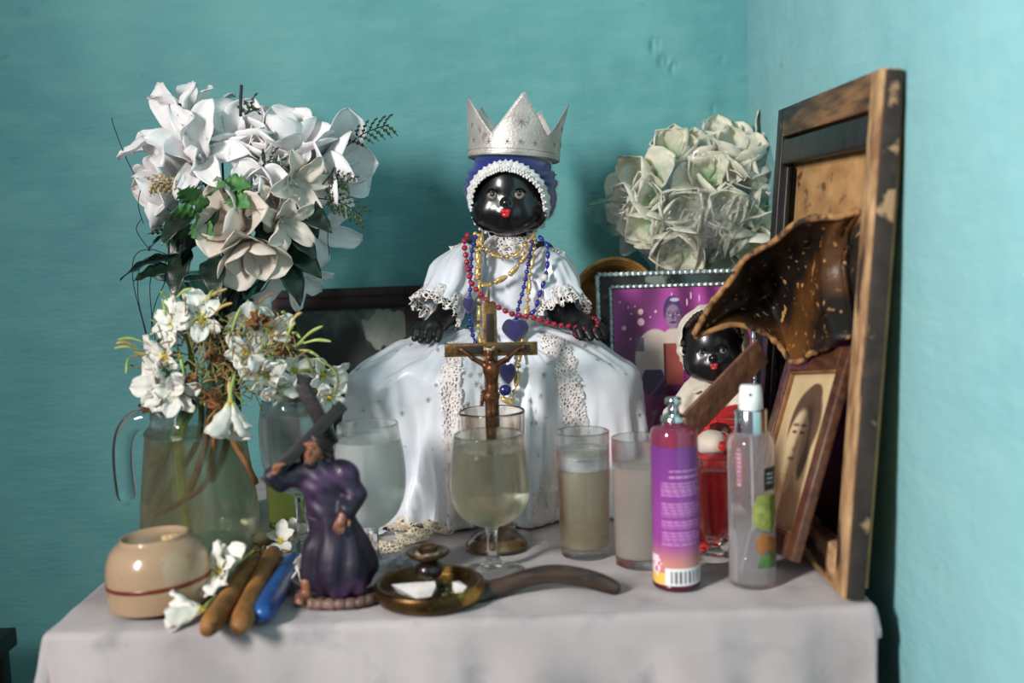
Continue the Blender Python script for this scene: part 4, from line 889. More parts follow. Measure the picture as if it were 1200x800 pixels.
# ---------------------------------------------------------------- small doll in red
sd = thing('small_doll', 'small black doll in white bonnet and red dress under the canopy', 'doll', (P(832, 500, 1.47).x, 1.49, TOP))
hc2 = Vector(P(836, 410, 1.475)); SM = Matrix.Translation(hc2) @ Matrix.Rotation(R(-12), 4, 'Z') @ Matrix.Rotation(R(-6), 4, 'Y') @ Matrix.Scale(.74, 4)
h2 = O('head', move(skin(face_field, (-.066, -.075, -.08), (.066, .072, .082), .0022), SM), M('black vinyl doll skin', (18, 18, 20), rough=.28, coat=.2), sd)
for s in (-1, 1):
    O('eye', move(ball(.0066, (s * .0190, -.0464, .0035), 14, 10), SM), M('pale glassy eye', (150, 150, 146), rough=.1, coat=1), h2)
    O('pupil', move(ball(.0036, (s * .0190 + .0006, -.0506, .0036), 10, 8), SM), M('eye', (38, 34, 32)), h2)
    O('eyelid', move(grid(lambda u, v, s=s: (s * .0190 + .0090 * cos(pi * u), -.0458 - .0090 * sin(pi * u) * cos(.45 + v * .9), .0035 + .0090 * sin(pi * u) * sin(.45 + v * .9)), 12, 5), SM), _m['black vinyl doll skin'], h2, solid=.0008)
O('lips', move(skin(lipf, (-.010, -.062, -.031), (.010, -.049, -.014), .0008), SM), M('faded red lips', (168, 44, 44), rough=.4), h2)
curl = []
for k in range(34):
    ph = R(-70 + 150 * random.random()) ; a = 1.02 + random.random() * .16; x = .058 * sin(a) * (-1 if k % 3 else 1) * abs(cos(ph)); curl.append(ball(.0052 + .002 * random.random(), (x, .004 - .056 * cos(a) * .9, .014 + .062 * sin(ph) * .92), 7, 5))
q = O('curly_hair', move(join(*curl), SM), M('brown black curls', (46, 34, 26), (24, 18, 16), 90, .7), h2); q['kind'] = 'stuff'
wcot = M('aged white cotton', (222, 212, 198), (196, 184, 168), 30, .8, sheen=.2, bump=.1, bscale=120)
def cap2(u, v):
    ph = 2 * pi * u; a = .98 + .1 * cos(ph) + (pi - 1.0) * v; x, z = sin(a) * sin(ph), sin(a) * cos(ph); k = 1 + .028 * sin(ph * 13 + 2 * sin(ph * 4)) * max(0, 1 - v * 1.2) + .05 * sin(pi * min(1, v * 2))
    if v < .10: k += .05 * (1 - v * 10) 
    return (x * .0625 * k, .010 - cos(a) * .058 * k, .014 + z * .066 * k)
O('bonnet', move(grid(cap2, 130, 18, wrap=True), SM), wcot, sd, solid=.0012)
tz = hc2.z - .040
def blouse(p):
    c = (hc2.x - .002, 1.492); d = cap(p, (c[0], c[1], tz - .05), (c[0], c[1] - .003, tz - .012), .034, .026)
    d = smin(d, cap(p, (c[0] - .024, c[1], tz - .016), (c[0] - .048, c[1] - .018, tz - .052), .016, .021), .010)
    d = smin(d, cap(p, (c[0] + .024, c[1], tz - .016), (c[0] + .048, c[1] - .018, tz - .050), .016, .021), .010)
    return d + .0014 * np.sin(p[0] * 260 + 3 * np.sin(p[2] * 90)) 
O('blouse', skin(blouse, (hc2.x - .09, 1.42, tz - .10), (hc2.x + .09, 1.56, tz + .03), .0025), wcot, sd)
O('blouse_frill', move(ruffle((hc2.x - .002, 1.488), .020, .022, tz - .004, tz - .014, 12, .003, 0, .012), Matrix.Identity(4)), wcot, sd, solid=.001)
redc = M('red satin dress', (206, 28, 34), (170, 18, 26), 30, .45, sheen=.3, bump=.08, bscale=60)
def redskirt(u, v):
    ph = 2 * pi * u; z = tz - .034 + (TOP + .002 - tz + .034) * v; k = .036 + .031 * v**.6 + .006 * v * sin(ph * 11 + 2 * sin(ph * 3)) + .003 * sin(ph * 5 + v * 9)
    if v > .93: k *= 1 - (v - .93) * .6
    return (hc2.x - .002 + k * sin(ph) * 1.02, 1.488 - k * cos(ph) * .86, z)
O('red_dress', grid(redskirt, 130, 40, wrap=True), redc, sd, solid=.0012)
sl = []
for k in range(5):                                      # gathered sash bands
    z = tz - .040 - k * .0075
    sl.append(tube([(hc2.x - .002 + (.041 + .0026 * k) * sin(a), 1.488 - (.036 + .0024 * k) * cos(a), z + .003 * sin(a * 2 + k)) for a in np.linspace(0, 2 * pi, 41)], .0050, 7, caps=False))
O('sash', join(*sl), redc, sd)
p_ = P(834, 519, 1.405)
O('bootee', crumple(p_, .020, .022, .0165, 6, 24, .10), wcot, sd); 
O('bootee_trim', move(tube([(.019 * cos(a), .0205 * sin(a), .004 * sin(a)) for a in np.linspace(-1.3, 1.3, 20)], .0066, 8), Matrix.Translation(p_ + Vector((.002, .0, .003)))), redc, sd)
O('leg', tube(spline([(hc2.x, 1.47, p_.z + .004), (hc2.x - .002, 1.44, p_.z + .004), tuple(p_ + Vector((0, .008, 0)))], 12), [.016] * 6 + [.014] * 6, 12), _m['black vinyl doll skin'], sd)
O('dress_hem', hem([(812, 648), (820, 640), (832, 632), (848, 630)], .03, 3, .012), redc, sd, solid=.001)

# ---------------------------------------------------------------- brass crucifix standing in the amber goblet
brass = M('tarnished brass', (132, 104, 66), (92, 70, 42), 60, .38, metal=.85, bump=.15, bscale=200)
bronze = M('bronze figure', (120, 78, 48), (74, 46, 30), 70, .36, metal=.7, bump=.1, bscale=200, c3=(190, 138, 76), scale3=50, lo3=.60, hi3=.7)
dinl = M('dark wood inlay', (40, 28, 22), (26, 18, 15), 40, .5)
cx0 = P(575, 409, AB.y - .006); cru = thing('crucifix', 'brass crucifix with dark inlay standing in the amber goblet', 'crucifix', (AB.x - .004, AB.y, TOP + .079))
K = AB.y / FPX; tl_ = Matrix.Translation(cx0) @ Matrix.Rotation(R(0.6), 4, 'Y')
def cb_(x0, x1, z0, z1, d0, d1, bev=.0008): return move(box((x1 - x0) * K, (d1 - d0), (z1 - z0) * K, bev, c=((x0 + x1) / 2 * K, (d0 + d1) / 2, (z0 + z1) / 2 * K)), tl_)
zb = (TOP + .079 - cx0.z) / K
O('upright', cb_(-8.5, 8, zb, 55, -.003, .004), brass, cru); O('crossbar', cb_(-54, 55, -8, 7.5, -.0032, .0042), brass, cru)
O('inlay', cb_(-4.5, 4.5, 9, 42, -.0042, 0, .0004), dinl, cru); O('inlay', cb_(-40, -9, -5, 4.5, -.0044, 0, .0004), dinl, cru); O('inlay', cb_(9, 46, -4, 4.5, -.0044, 0, .0004), dinl, cru)
O('inlay', cb_(-4.5, 4.5, zb, -9, -.0042, 0, .0004), dinl, cru)
O('hanging_pin', cb_(-2.6, .6, 55, 69, -.0012, .0012), brass, cru)
def corpus(p):
    p = [p[0] / K, p[1] / K, p[2] / K]; Y = -7
    d = cap(p, (1, Y, -22), (0, Y, -46), 9.0, 6.6); d = smin(d, ell(p, (0, Y - 1, -24), (9.5, 5.5, 8)), 4)   # chest, waist
    d = smin(d, cap(p, (0, Y, -46), (-1, Y, -55), 7.0, 7.6), 3)
    d = smin(d, cap(p, (-3.6, Y - 1, -55), (-2.5, Y - 3, -74), 5.4, 4.2), 2); d = smin(d, cap(p, (-2.5, Y - 3, -74), (-2.2, Y - 1, -94), 4.0, 2.9), 2)
    d = smin(d, cap(p, (3.6, Y - 1, -55), (2.6, Y - 3, -74), 5.2, 4.2), 2); d = smin(d, cap(p, (2.6, Y - 3, -74), (2.6, Y - 1, -94), 4.0, 2.9), 2)
    d = smin(d, cap(p, (-2.2, Y - 1.5, -94), (-1.8, Y - 4, -100), 3.2, 2.2), 1.5); d = smin(d, cap(p, (2.6, Y - 1.5, -94), (2.2, Y - 4, -100), 3.2, 2.2), 1.5)
    for s in (-1, 1):
        d = smin(d, cap(p, (s * 8, Y, -17), (s * 21, Y, -9.5), 3.6, 2.8), 3); d = smin(d, cap(p, (s * 21, Y, -9.5), (s * 33, Y + 1.5, .5), 2.7, 2.0), 1.5)
        d = smin(d, ell(p, (s * 35.5, Y + 2, 1.4), (3.4, 1.6, 2.4)), 1.2)
        for f_ in (-1.4, -.4, .6, 1.5): d = smin(d, cap(p, (s * 36.5, Y + 1.6, 1.4 + f_), (s * 40, Y + .8, 2 + f_ * 1.4), .75, .6), .5)
    d = smin(d, cap(p, (0, Y - 1, -14), (-1, Y - 3, -6), 3.6, 3.4), 2); d = smin(d, ell(p, (-1.5, Y - 4, -2.5), (5.4, 5.6, 7)), 2)
    d = smin(d, ell(p, (-2.2, Y - 9.2, -3.5), (1.2, 1.4, 1.8)), 1); d = smin(d, ell(p, (-2, Y - 7.5, -8.5), (3, 2.6, 3.6)), 1.5)
    return d * K
cf = O('figure', move(skin(corpus, (-.052, -.022, -.118), (.052, .006, .010), .00085), tl_), bronze, cru)
def wrapf(p):
    p = [p[0] / K, p[1] / K, p[2] / K]; Y = -7
    d = ell(p, (0, Y - .5, -54), (9.6, 7.2, 7.5)); d = smin(d, cap(p, (-9, Y - 2, -50), (-12, Y - 2, -64), 3.6, 2.2), 2); return (d + .7 * np.sin(p[2] * 1.6 + p[0] * .8)) * K
O('loincloth', move(skin(wrapf, (-.022, -.022, -.08), (.016, .004, -.046), .0008), tl_), bronze, cf)
th_ = [move(tube([((5.6 * cos(a) - 1.5) * K, (-11 + 5.6 * sin(a)) * K, (1.6 + .8 * sin(a * 3 + i)) * K) for a in np.linspace(0, 2 * pi, 25)], .0011, 5, caps=False), tl_) for i in (0, 2)]
spk = [move(ball(.0011, ((6 * cos(a) - 1.5) * K, (-11 + 6 * sin(a)) * K, (2.2 + 1.2 * sin(a * 5)) * K), 6, 4), tl_) for a in np.linspace(0, 2 * pi, 16)]
O('thorn_crown', join(*(th_ + spk)), M('pale silver gilt', (196, 182, 156), rough=.4, metal=.6), cf)

# ---------------------------------------------------------------- robed figurine carrying a cross (units: picture px at its depth)
fb = PT(397, 706); fg = thing('robed_figurine', 'painted figurine in purple robe shouldering a dark cross on a stone base', 'figurine', (fb.x, fb.y, TOP)); K = fb.y / FPX
P0 = P(397, 706, fb.y); FM = Matrix.Translation((fb.x, fb.y, TOP)) @ Matrix.Scale(K, 4)
rx = lambda x, y: ((x - 397), (706 - y) * 1.03)         # picture px -> figurine x, z
def pt(x, y, d=0): a = rx(x, y); return (a[0], d, a[1])
def robe(p):
    x, y, z = p
    d = cap(p, pt(384, 566, 2), pt(392, 600, 1), 25, 22)
    d = smin(d, cap(p, pt(392, 598, 1), pt(402, 655, 2), 25, 37), 12); d = smin(d, cap(p, pt(400, 650, 2), pt(402, 668, 2), 37, 39), 8)
    d = smin(d, cap(p, pt(420, 660, -6), pt(434, 664, -4), 16, 12), 8); d = smin(d, cap(p, pt(372, 640, -4), pt(371, 668, -8), 14, 14), 10)
    d = smin(d, cap(p, pt(362, 552, 0), pt(408, 556, 2), 15, 19), 10)                                   # shoulders
    d = smin(d, cap(p, pt(364, 551, -4), pt(338, 556, -14), 14, 13), 6); d = smin(d, cap(p, pt(338, 556, -14), pt(332, 548, -20), 13, 11), 4)   # raised sleeve
    d = smin(d, cap(p, pt(412, 556, 0), pt(424, 578, -6), 16, 13.5), 7); d = smin(d, cap(p, pt(424, 578, -6), pt(416, 592, -18), 13, 12), 5)   # lowered sleeve
    d = smin(d, cap(p, pt(377, 540, -2), pt(381, 552, 0), 13, 18), 7)
    a = np.arctan2(y, x - 4); k = np.clip((118 - z) / 70, 0, 1)
    d = d + k * (3.0 * np.sin(a * 6 + z * .045 + 1.5 * np.sin(z * .05)) + 1.2 * np.sin(a * 11 - z * .06)) + 1.2 * np.sin(z * .30 + x * .24 + 1.5 * np.sin(x * .1)) * np.clip((z - 95) / 30, 0, 1) * .6
    return smax(d, -(z - 13 - .10 * (x + 30) * 0), 3)
purp = M('purple painted robe', (36, 24, 46), (20, 16, 30), 14, .50, bump=.15, bscale=60, c3=(96, 60, 108), scale3=16, lo3=.52, hi3=.74, coat=.08)  # lighter purple patches put highlights on the robe into its colour
fv, ff = skin(robe, (-80, -46, 8), (60, 48, 190), 1.5); ro = O('robe', move((fv, ff), FM), purp, fg)
sk = M('painted brown skin', (150, 96, 72), (110, 64, 50), 40, .42, coat=.2)
hair = M('dark painted hair', (44, 30, 28), (28, 20, 20), 60, .4, bump=.4, bscale=160)
def fhead(p):
    d = ell(p, pt(378, 523, -4), (12.5, 14, 17)); d = smin(d, ell(p, pt(375, 524, -17.5), (2.6, 4, 4.5)), 2); d = smin(d, ell(p, pt(375, 532, -12), (8, 7, 8)), 4)
    for s in (-1, 1): d = smax(d, -ell(p, pt(376 + s * 5.2, 520, -18.4), (3.2, 2.6, 2.2)), 1.5)
    d = smin(d, ell(p, pt(376, 514.5, -15.5), (8.5, 3, 2.2)), 2)
    d = smin(d, cap(p, pt(379, 530, -2), pt(382, 552, 0), 9, 12), 4); return d
hd = O('head', move(skin(fhead, (-40, -30, 145), (10, 20, 215), 1.1), FM), sk, fg)
def fhair(p):
    d = ell(p, pt(380, 518, 0), (15.6, 15.5, 18)); d = smin(d, cap(p, pt(392, 522, 2), pt(396, 546, 2), 8, 6), 5); d = smin(d, cap(p, pt(366, 522, 0), pt(365, 542, -2), 6, 4.5), 4)
    d = smin(d, cap(p, pt(382, 530, 10), pt(386, 550, 12), 12, 9), 6)
    face = ell(p, pt(375.5, 525, -18), (10, 11, 13)); return smax(d, -face, 2) + .8 * np.sin(p[2] * .8 + p[0] * .5) 
O('hair', move(skin(fhair, (-45, -30, 140), (20, 34, 220), 1.2), FM), hair, fg)
def fbeard(p):
    d = ell(p, pt(375, 538, -12), (8.2, 7, 8.5)); d = smax(d, -ell(p, pt(375, 530.5, -18.5), (4.6, 5, 2.2)), 1); d = smin(d, cap(p, pt(369, 530.5, -16), pt(381, 530.5, -16), 1.8, 1.8), 1); return d + .5 * np.sin(p[0] * 1.6)
O('beard', move(skin(fbeard, (-40, -30, 145), (10, 6, 190), 1.0), FM), hair, fg)
for s in (-1, 1): O('eye', move(ball(1.5, pt(376 + s * 5.2, 520, -16.6), 8, 6), FM), M('painted eye', (30, 22, 20), rough=.3), hd)
O('mouth', move(ball(1, pt(375, 530.6, -17.2), 10, 6, (3.4, 1, 1.2)), FM), M('painted mouth', (128, 62, 56), rough=.4), hd)
def hand(wr, d, side, fan, curl_, n=4, sc=1.0):
    wr, d, side = Vector(wr), Vector(d).normalized(), Vector(side).normalized(); upv = side.cross(d); segs = [(wr - d * 9 * sc, wr, 5.2 * sc, 4.6 * sc), (wr, wr + d * 9 * sc, 5.4 * sc, 6 * sc)]; 
    for k, l in enumerate((12, 14, 13, 10)):
        b = wr + d * 10 * sc + side * (k - 1.5) * 3.2 * sc; e = b + (d + side * (k - 1.5) * fan) * l * .5 * sc + upv * curl_ * 2 * sc; g = e + (d * .6 + upv * curl_).normalized() * l * .5 * sc; segs += [(b, e, 1.9 * sc, 1.7 * sc), (e, g, 1.7 * sc, 1.3 * sc)]
    tb_ = wr + d * 3 * sc - side * 5 * sc; m_ = tb_ + (d * .6 - side * .7 + upv * curl_ * .5) * 7 * sc; segs += [(tb_, m_, 2.2 * sc, 1.9 * sc), (m_, m_ + (d * .8 + upv * curl_) * 5 * sc, 1.9 * sc, 1.4 * sc)]
    def f(p):
        o = None
        for a, b, ra, rb in segs: q = cap(p, a, b, ra, rb); o = q if o is None else smin(o, q, 1.2 * sc)
        return o
    pts = np.array([tuple(q) for s_ in segs for q in s_[:2]]); return skin(f, pts.min(0) - 9, pts.max(0) + 9, .9)
O('hand', move(hand(pt(334, 546, -22), (.35, -.35, .75), (.55, .8, .1), .12, 1.0, sc=.95), FM), sk, fg)
O('hand', move(hand(pt(412, 596, -24), (-.35, -.25, -.9), (-.8, -.3, .3), .10, .35, sc=1.0), FM), sk, fg)
O('belt', move(tube([(-6 + 24.5 * cos(a), 1 + 23.5 * sin(a), rx(0, 600)[1] + 2 * sin(a)) for a in np.linspace(0, 2 * pi, 41)], 2.2, 8, caps=False), FM), M('painted rope belt', (96, 62, 70), rough=.5), ro)
O('collar', move(tube([(-17 + 14.6 * cos(a), -1 + 14.6 * sin(a), rx(0, 549)[1] + 3 * sin(a)) for a in np.linspace(0, 2 * pi, 33)], 2.0, 8, caps=False), FM), M('painted collar', (126, 66, 76), rough=.5), ro)
cw = M('dark painted wood', (34, 30, 31), (22, 20, 21), 30, .5, stretch=(1, 1, 3), bump=.2)
c1, c2 = Vector(pt(414, 474, 8)), Vector(pt(322, 556, -22)); c3_, c4_ = Vector(pt(364, 449, 14)), Vector(pt(398, 522, 16))
O('cross_beam', move(beam(c1, c2, (0, 1, 0), 15, 15, 1.2), FM), cw, fg); O('cross_beam', move(beam(c3_, c4_, (0, 1, 0), 15, 16, 1.2), FM), cw, fg)
def foot(c, d):
    c, d = Vector(c), Vector(d).normalized(); sd_ = d.cross(Vector((0, 0, 1)))
    def f(p):
        o = smin(cap(p, c + Vector((0, 0, 16)), c, 6.5, 6), cap(p, c, c + d * 14 - Vector((0, 0, 2)), 6, 5), 4)
        for k in range(5): o = smin(o, cap(p, c + d * 14 + sd_ * (k - 2) * 2.4 - Vector((0, 0, 3)), c + d * (19 - abs(k - 1.2)) + sd_ * (k - 2) * 2.6 - Vector((0, 0, 3.5)), 1.8, 1.5), 1)
        return o
    q = np.array(tuple(c)); return skin(f, q - 30, q + 30, 1.2)
O('foot', move(foot(pt(362, 692, -16), (-.5, -1, 0)), FM), sk, fg)
O('base_plate', move(lathe([(0, 0), (46, 0), (49, 2), (48, 7), (44, 9.5), (0, 10)], 40, lambda a, z: 1 + .05 * sin(5 * a) + .03 * sin(9 * a + 1)), FM @ Matrix.Diagonal((1.05, .62, 1, 1))), M('mottled base', (86, 64, 60), (58, 44, 44), 40, .6, bump=.3), fg)
cob = M('painted cobble', (132, 100, 88), (98, 74, 68), 40, .5, bump=.2)
for k in range(16):
    a = pi + pi * (k + .5) / 16 * 1.0 - 0; a = R(150) + R(240) * k / 15
    O('cobble', move(crumple((0, 0, 0), 9.6, 7.4, 6.8, k, 12, .28), FM @ Matrix.Translation((47 * cos(a), 28 * sin(a), 6.2)) @ Matrix.Rotation(a, 4, 'Z') @ Matrix.Rotation(R(90), 4, 'Z')), cob, fg)

# ---------------------------------------------------------------- brass chamber candlestick with a long horn handle
ch = PT(504, 704); cs = thing('chamber_candlestick', 'tarnished brass candlestick dish with long curved dark handle', 'candlestick', (ch.x, ch.y, TOP)); K = ch.y / FPX
ab = M('aged brass', (104, 76, 40), (56, 40, 26), 40, .35, metal=.85, bump=.2, bscale=160, c3=(196, 150, 76), scale3=26, lo3=.58, hi3=.68)
O('dish', lathe([(q * K, z * K) for q, z in ((0, 0), (56, 0), (62, 3), (66, 10), (67, 20), (64, 24), (60, 22.5), (56, 14), (50, 8), (0, 7))], 64), ab, cs, local=True)
O('stem', lathe([(q * K, z * K) for q, z in ((0, 6), (18, 7), (14, 11), (8, 15), (6, 20), (7, 27), (0, 28))], 32), ab, cs, local=True)
O('knop', lathe([(q * K, z * K) for q, z in ((0, 26), (10, 27), (16, 32), (18, 38), (16, 44), (10, 48), (0, 49))], 36), M('dark turned knop', (44, 30, 26), (26, 20, 18), 50, .3, metal=.3, coat=.4), cs, local=True)
O('drip_pan', lathe([(q * K, z * K) for q, z in ((0, 48), (9, 48), (16, 52), (24, 56), (27, 60), (25, 61.5), (20, 59), (13, 58), (12, 67), (9.5, 67), (9, 58), (0, 57))], 48), ab, cs, local=True)
O('wax_stub', crumple((0, 0, 58 * K), 15 * K, 14 * K, 5 * K, 4, 16, .3), M('sooty wax', (190, 176, 160), (60, 52, 48), 120, .6), cs, local=True)
hz0 = PT(560, 702); hpts = [P(556, 702, hz0.y), P(580, 692, hz0.y + .005), P(612, 679, hz0.y + .008), P(645, 672.5, hz0.y + .010), P(680, 676, hz0.y + .008), P(706, 683, hz0.y + .004), P(726, 692, hz0.y)]
hr = np.interp(np.linspace(0, 1, 50), [0, .12, .3, .6, .85, .97, 1], [.012, .0115, .0090, .0098, .0088, .0066, .003])
O('handle', tube(spline(hpts, 50), hr, 14, flat=1.15), M('dark horn', (66, 49, 40), (38, 29, 25), 30, .38, bump=.25, coat=.2, stretch=(.6, 3, 3), c3=(98, 76, 60), scale3=40, lo3=.62, hi3=.72), cs)
def shard(c, sx, sy, sz, seed, n=9):
    bm = bmesh.new(); r_ = random.Random(seed)
    for k in range(n): bm.verts.new((c[0] + sx * (r_.random() - .5) * 2, c[1] + sy * (r_.random() - .5) * 2, c[2] + sz * r_.random()))
    bmesh.ops.convex_hull(bm, input=bm.verts[:]); bm.verts.index_update(); v = np.array([q.co[:] for q in bm.verts]); keep = {q.index for f in bm.faces for q in f.verts}; f = [[q.index for q in p.verts] for p in bm.faces]; bm.free(); return v, f
alum = M('white alum stone', (226, 220, 216), (196, 188, 184), 60, .35, sss=.2)
tag(O('alum_stone', shard((ch.x - .016, ch.y - .016, TOP + .0085), .026, .014, .017, 5, 14), alum, smooth=False), 'large white rough stone lying in the front of the candlestick dish', 'stone', 'white stones in the candlestick dish')
tag(O('alum_stone', shard((ch.x + .034, ch.y - .012, TOP + .009), .009, .008, .016, 8, 11), alum, smooth=False), 'small white stone in the right of the candlestick dish', 'stone', 'white stones in the candlestick dish')
dh = []
for k in range(26): a, r_ = random.uniform(0, 6.3), random.uniform(.014, .040); dh.append(crumple((ch.x + r_ * cos(a), ch.y + .006 + r_ * sin(a) * .8, TOP + .0105), .005, .003, .0026, k, 8, .5))
hb_ = O('herb_scraps', join(*dh), M('dry green herbs', (86, 84, 40), (48, 42, 26), 200, .9)); tag(hb_, 'dried green brown herb scraps in the candlestick dish', 'herbs'); hb_['kind'] = 'stuff'

# ---------------------------------------------------------------- candles on the cloth
def stick(name, label, cat, a, b, r_, mat, group=None, taper=1.0):
    za = Vector((*PT(*a).xy, TOP + r_ + .001)); zb_ = Vector((*PT(*b).xy, TOP + r_ + .001)); d = (zb_ - za); n = 16
    pts = [za + d * (k / (n - 1)) + Vector((.0008 * nz(k * .6, 1, a[0]), 0, 0)) for k in range(n)]; rad = [r_ * .72, r_ * .96] + [r_ * (1 - (1 - taper) * k / n + .03 * nz(k * .9, a[0], 2)) for k in range(n - 4)] + [r_ * .95 * taper, r_ * .70 * taper]
    return tag(O(name, tube(pts, rad, 16), mat), label, cat, group)
brw = M('brown tobacco leaf', (164, 112, 56), (118, 76, 36), 60, .6, bump=.35, bscale=140, stretch=(1, .5, 1), c3=(84, 54, 30), scale3=50, lo3=.62, hi3=.7)
stick('cigar', 'brown hand rolled cigar under the white fallen flower, left of two', 'cigar', (244, 753), (298, 674), .0118, brw, 'cigars on the cloth')
stick('cigar', 'brown hand rolled cigar lying beside the blue candle', 'cigar', (281, 751), (322, 660), .0122, brw, 'cigars on the cloth')
stick('blue_candle', 'short blue wax candle lying beside the figurine base', 'candle', (308, 737), (346, 668), .0128, M('blue wax', (28, 84, 156), (20, 62, 122), 40, .4, sss=.15, coat=.2), None, .92)
# ---------------------------------------------------------------- flowers
def petal(L, W, a0, a1, cup, pw=1.4, tipp=2.2, wr=.0, seed=0, nu=14, nv=9, bend=1.6, twist=0):
    """one petal: stands off the flower axis (+Z) by a0, bends by a1 towards its tip, cupped across"""
    ctr, r_, z = [], 0.0, 0.0
    for i in range(nu):
        s = i / (nu - 1); ctr.append((r_, z, a0 + a1 * s**bend)); th = a0 + a1 * (s + .5 / (nu - 1))**bend; r_ += sin(th) * L / (nu - 1); z += cos(th) * L / (nu - 1)
    V = []
    for i, (r_, z, th) in enumerate(ctr):
        s = i / (nu - 1); w_ = W * (s**(1 / pw)) * max(0, 1 - s**tipp)**.62 * 1.25 + .0012 * (1 - s)
        for j in range(nv):
            t = j / (nv - 1) * 2 - 1; d = cup * w_ * t * t + wr * nz(s * 4 + seed, t * 2.5, seed * 1.7) + wr * .6 * abs(t)**2 * sin(s * 17 + seed) + wr * .35 * sin(t * 13 + seed)
            tw = twist * s; y = w_ * t * (1 - .12 * t * t * cup)
            V.append((r_ - cos(th) * d + y * sin(tw) * .5, y * cos(tw), z + sin(th) * d))
    F = [(i * nv + j, (i + 1) * nv + j, (i + 1) * nv + j + 1, i * nv + j + 1) for i in range(nu - 1) for j in range(nv - 1)]
    return np.array(V), F
def solidify(vf, th):
    """two skins and a rim, so that a petal has real thickness and can share its mesh"""
    v, f = np.asarray(vf[0]), vf[1]; n = np.zeros_like(v)
    for q in f:
        k = np.cross(v[q[2]] - v[q[0]], v[q[3]] - v[q[1]]) if len(q) == 4 else np.cross(v[q[1]] - v[q[0]], v[q[2]] - v[q[0]])
        for i in q: n[i] += k
    n /= np.linalg.norm(n, axis=1)[:, None] + 1e-12; m = len(v); E = {}
    for q in f:
        for a, b in zip(q, q[1:] + q[:1]): E[(a, b)] = 1
    F = [tuple(q) for q in f] + [tuple(i + m for i in q[::-1]) for q in f] + [(b, a, a + m, b + m) for (a, b) in E if (b, a) not in E]
    return np.concatenate([v, v - n * th]), F
def petal_material(name, c, c2, green=None, g0=.0, tl=.30, bump=.25, rough=.6):
    m = M(name, c, c2, 40, rough, bump=bump, bscale=150, sheen=.2, stretch=(1, 1, 1)); nt = m.node_tree; L = nt.links.new; b = nt.nodes['Principled BSDF']; o = nt.nodes['Material Output']
    src = b.inputs['Base Color'].links[0].from_socket
    if green:                                          # tint at the base of each petal, along its own length
        tc = nt.nodes.new('ShaderNodeTexCoord'); ln = nt.nodes.new('ShaderNodeVectorMath'); ln.operation = 'LENGTH'; L(tc.outputs['Object'], ln.inputs[0])
        mr = nt.nodes.new('ShaderNodeMapRange'); mr.inputs[1].default_value = g0; mr.inputs[2].default_value = g0 * .25; L(ln.outputs['Value'], mr.inputs[0])
        mx = nt.nodes.new('ShaderNodeMix'); mx.data_type = 'RGBA'; mx.inputs[7].default_value = rgb(green); L(src, mx.inputs[6]); L(mr.outputs[0], mx.inputs[0]); src = mx.outputs[2]; L(src, b.inputs['Base Color'])
    t = nt.nodes.new('ShaderNodeBsdfTranslucent'); L(src, t.inputs[0]); x = nt.nodes.new('ShaderNodeMixShader'); x.inputs[0].default_value = tl
    L(b.outputs[0], x.inputs[1]); L(t.outputs[0], x.inputs[2]); L(x.outputs[0], o.inputs[0]); return m
silk = petal_material('white silk petal', (251, 248, 248), (245, 240, 239), bump=.12, tl=.12)
cream = petal_material('cream silk petal', (238, 226, 214), (226, 212, 198), bump=.12, tl=.18)
fresh = petal_material('fresh white petal', (246, 244, 238), (236, 232, 220), (224, 218, 130), .008, .22, .1)
green_w = petal_material('pale green white petal', (248, 246, 228), (238, 236, 212), (160, 206, 128), .032, .2, .12)
gleaf = M('dark green leaf', (30, 52, 36), (18, 34, 26), 30, .4, bump=.3, bscale=80, coat=.2)
lleaf = M('light green leaf', (92, 142, 78), (60, 110, 60), 50, .5, bump=.3, bscale=120)
stemm = M('green stem', (84, 104, 56), (60, 78, 40), 40, .55); dstem = M('dark stem', (24, 30, 26), (16, 20, 18), 40, .5); budm = M('pale green bud', (176, 190, 112), (140, 160, 80), 60, .5); brown = M('withered brown', (142, 92, 52), (92, 58, 36), 60, .8, bump=.3)
yel = M('yellow throat', (214, 188, 72), (190, 160, 60), 80, .6)
PM = {}
def pset(key, mat, specs, n_var=3, th=.0006):
    PM[key] = [[mesh('petal', solidify(petal(*a, **dict(k, seed=i * 3.7 + j * 1.3 + hash_(key))), th), mat) for i in range(n_var)] for j, (a, k) in enumerate(specs)]
def hash_(s): return sum(ord(c) for c in s) % 17
LY = dict(pw=1.5, tipp=1.7, wr=.0026)
pset('lily', silk, [((.066, .0195, .45, .9, .45), LY), ((.062, .0175, .60, 1.25, .35), LY)])
pset('lily_c', cream, [((.058, .020, .42, 1.1, .45), LY), ((.054, .0185, .55, 1.4, .35), LY)])
TU = dict(pw=1.9, tipp=4.0, wr=.0016)
pset('tulip', silk, [((.056, .025, .70, -.55, .75), TU), ((.058, .026, .75, .35, .6), dict(TU, bend=3.0))])
pset('tulip_c', cream, [((.054, .025, .70, -.50, .75), TU), ((.056, .027, .80, .6, .55), dict(TU, bend=3.0))])
RO_ = dict(pw=2.2, tipp=5.0, wr=.0014)
pset('rose', silk, [((.032, .013, .35, -.45, 1.2), RO_), ((.040, .020, .55, -.25, .9), RO_), ((.044, .024, .85, .55, .6), RO_)])
pset('green', green_w, [((.050, .024, .60, -.35, .75), TU), ((.056, .027, .85, .5, .5), dict(TU, bend=2.2, wr=.002)), ((.056, .022, .75, .9, .3), dict(LY, wr=.003))])
FR = dict(pw=1.6, tipp=2.0, wr=.0034, nu=10, nv=7)
pset('fresh', fresh, [((.028, .0125, 1.05, .55, .25), FR), ((.027, .0120, .85, .9, .3), FR)], th=.0005)
pset('brown', brown, [((.018, .007, .3, .9, .9), dict(FR, wr=.005)), ], th=.0005)
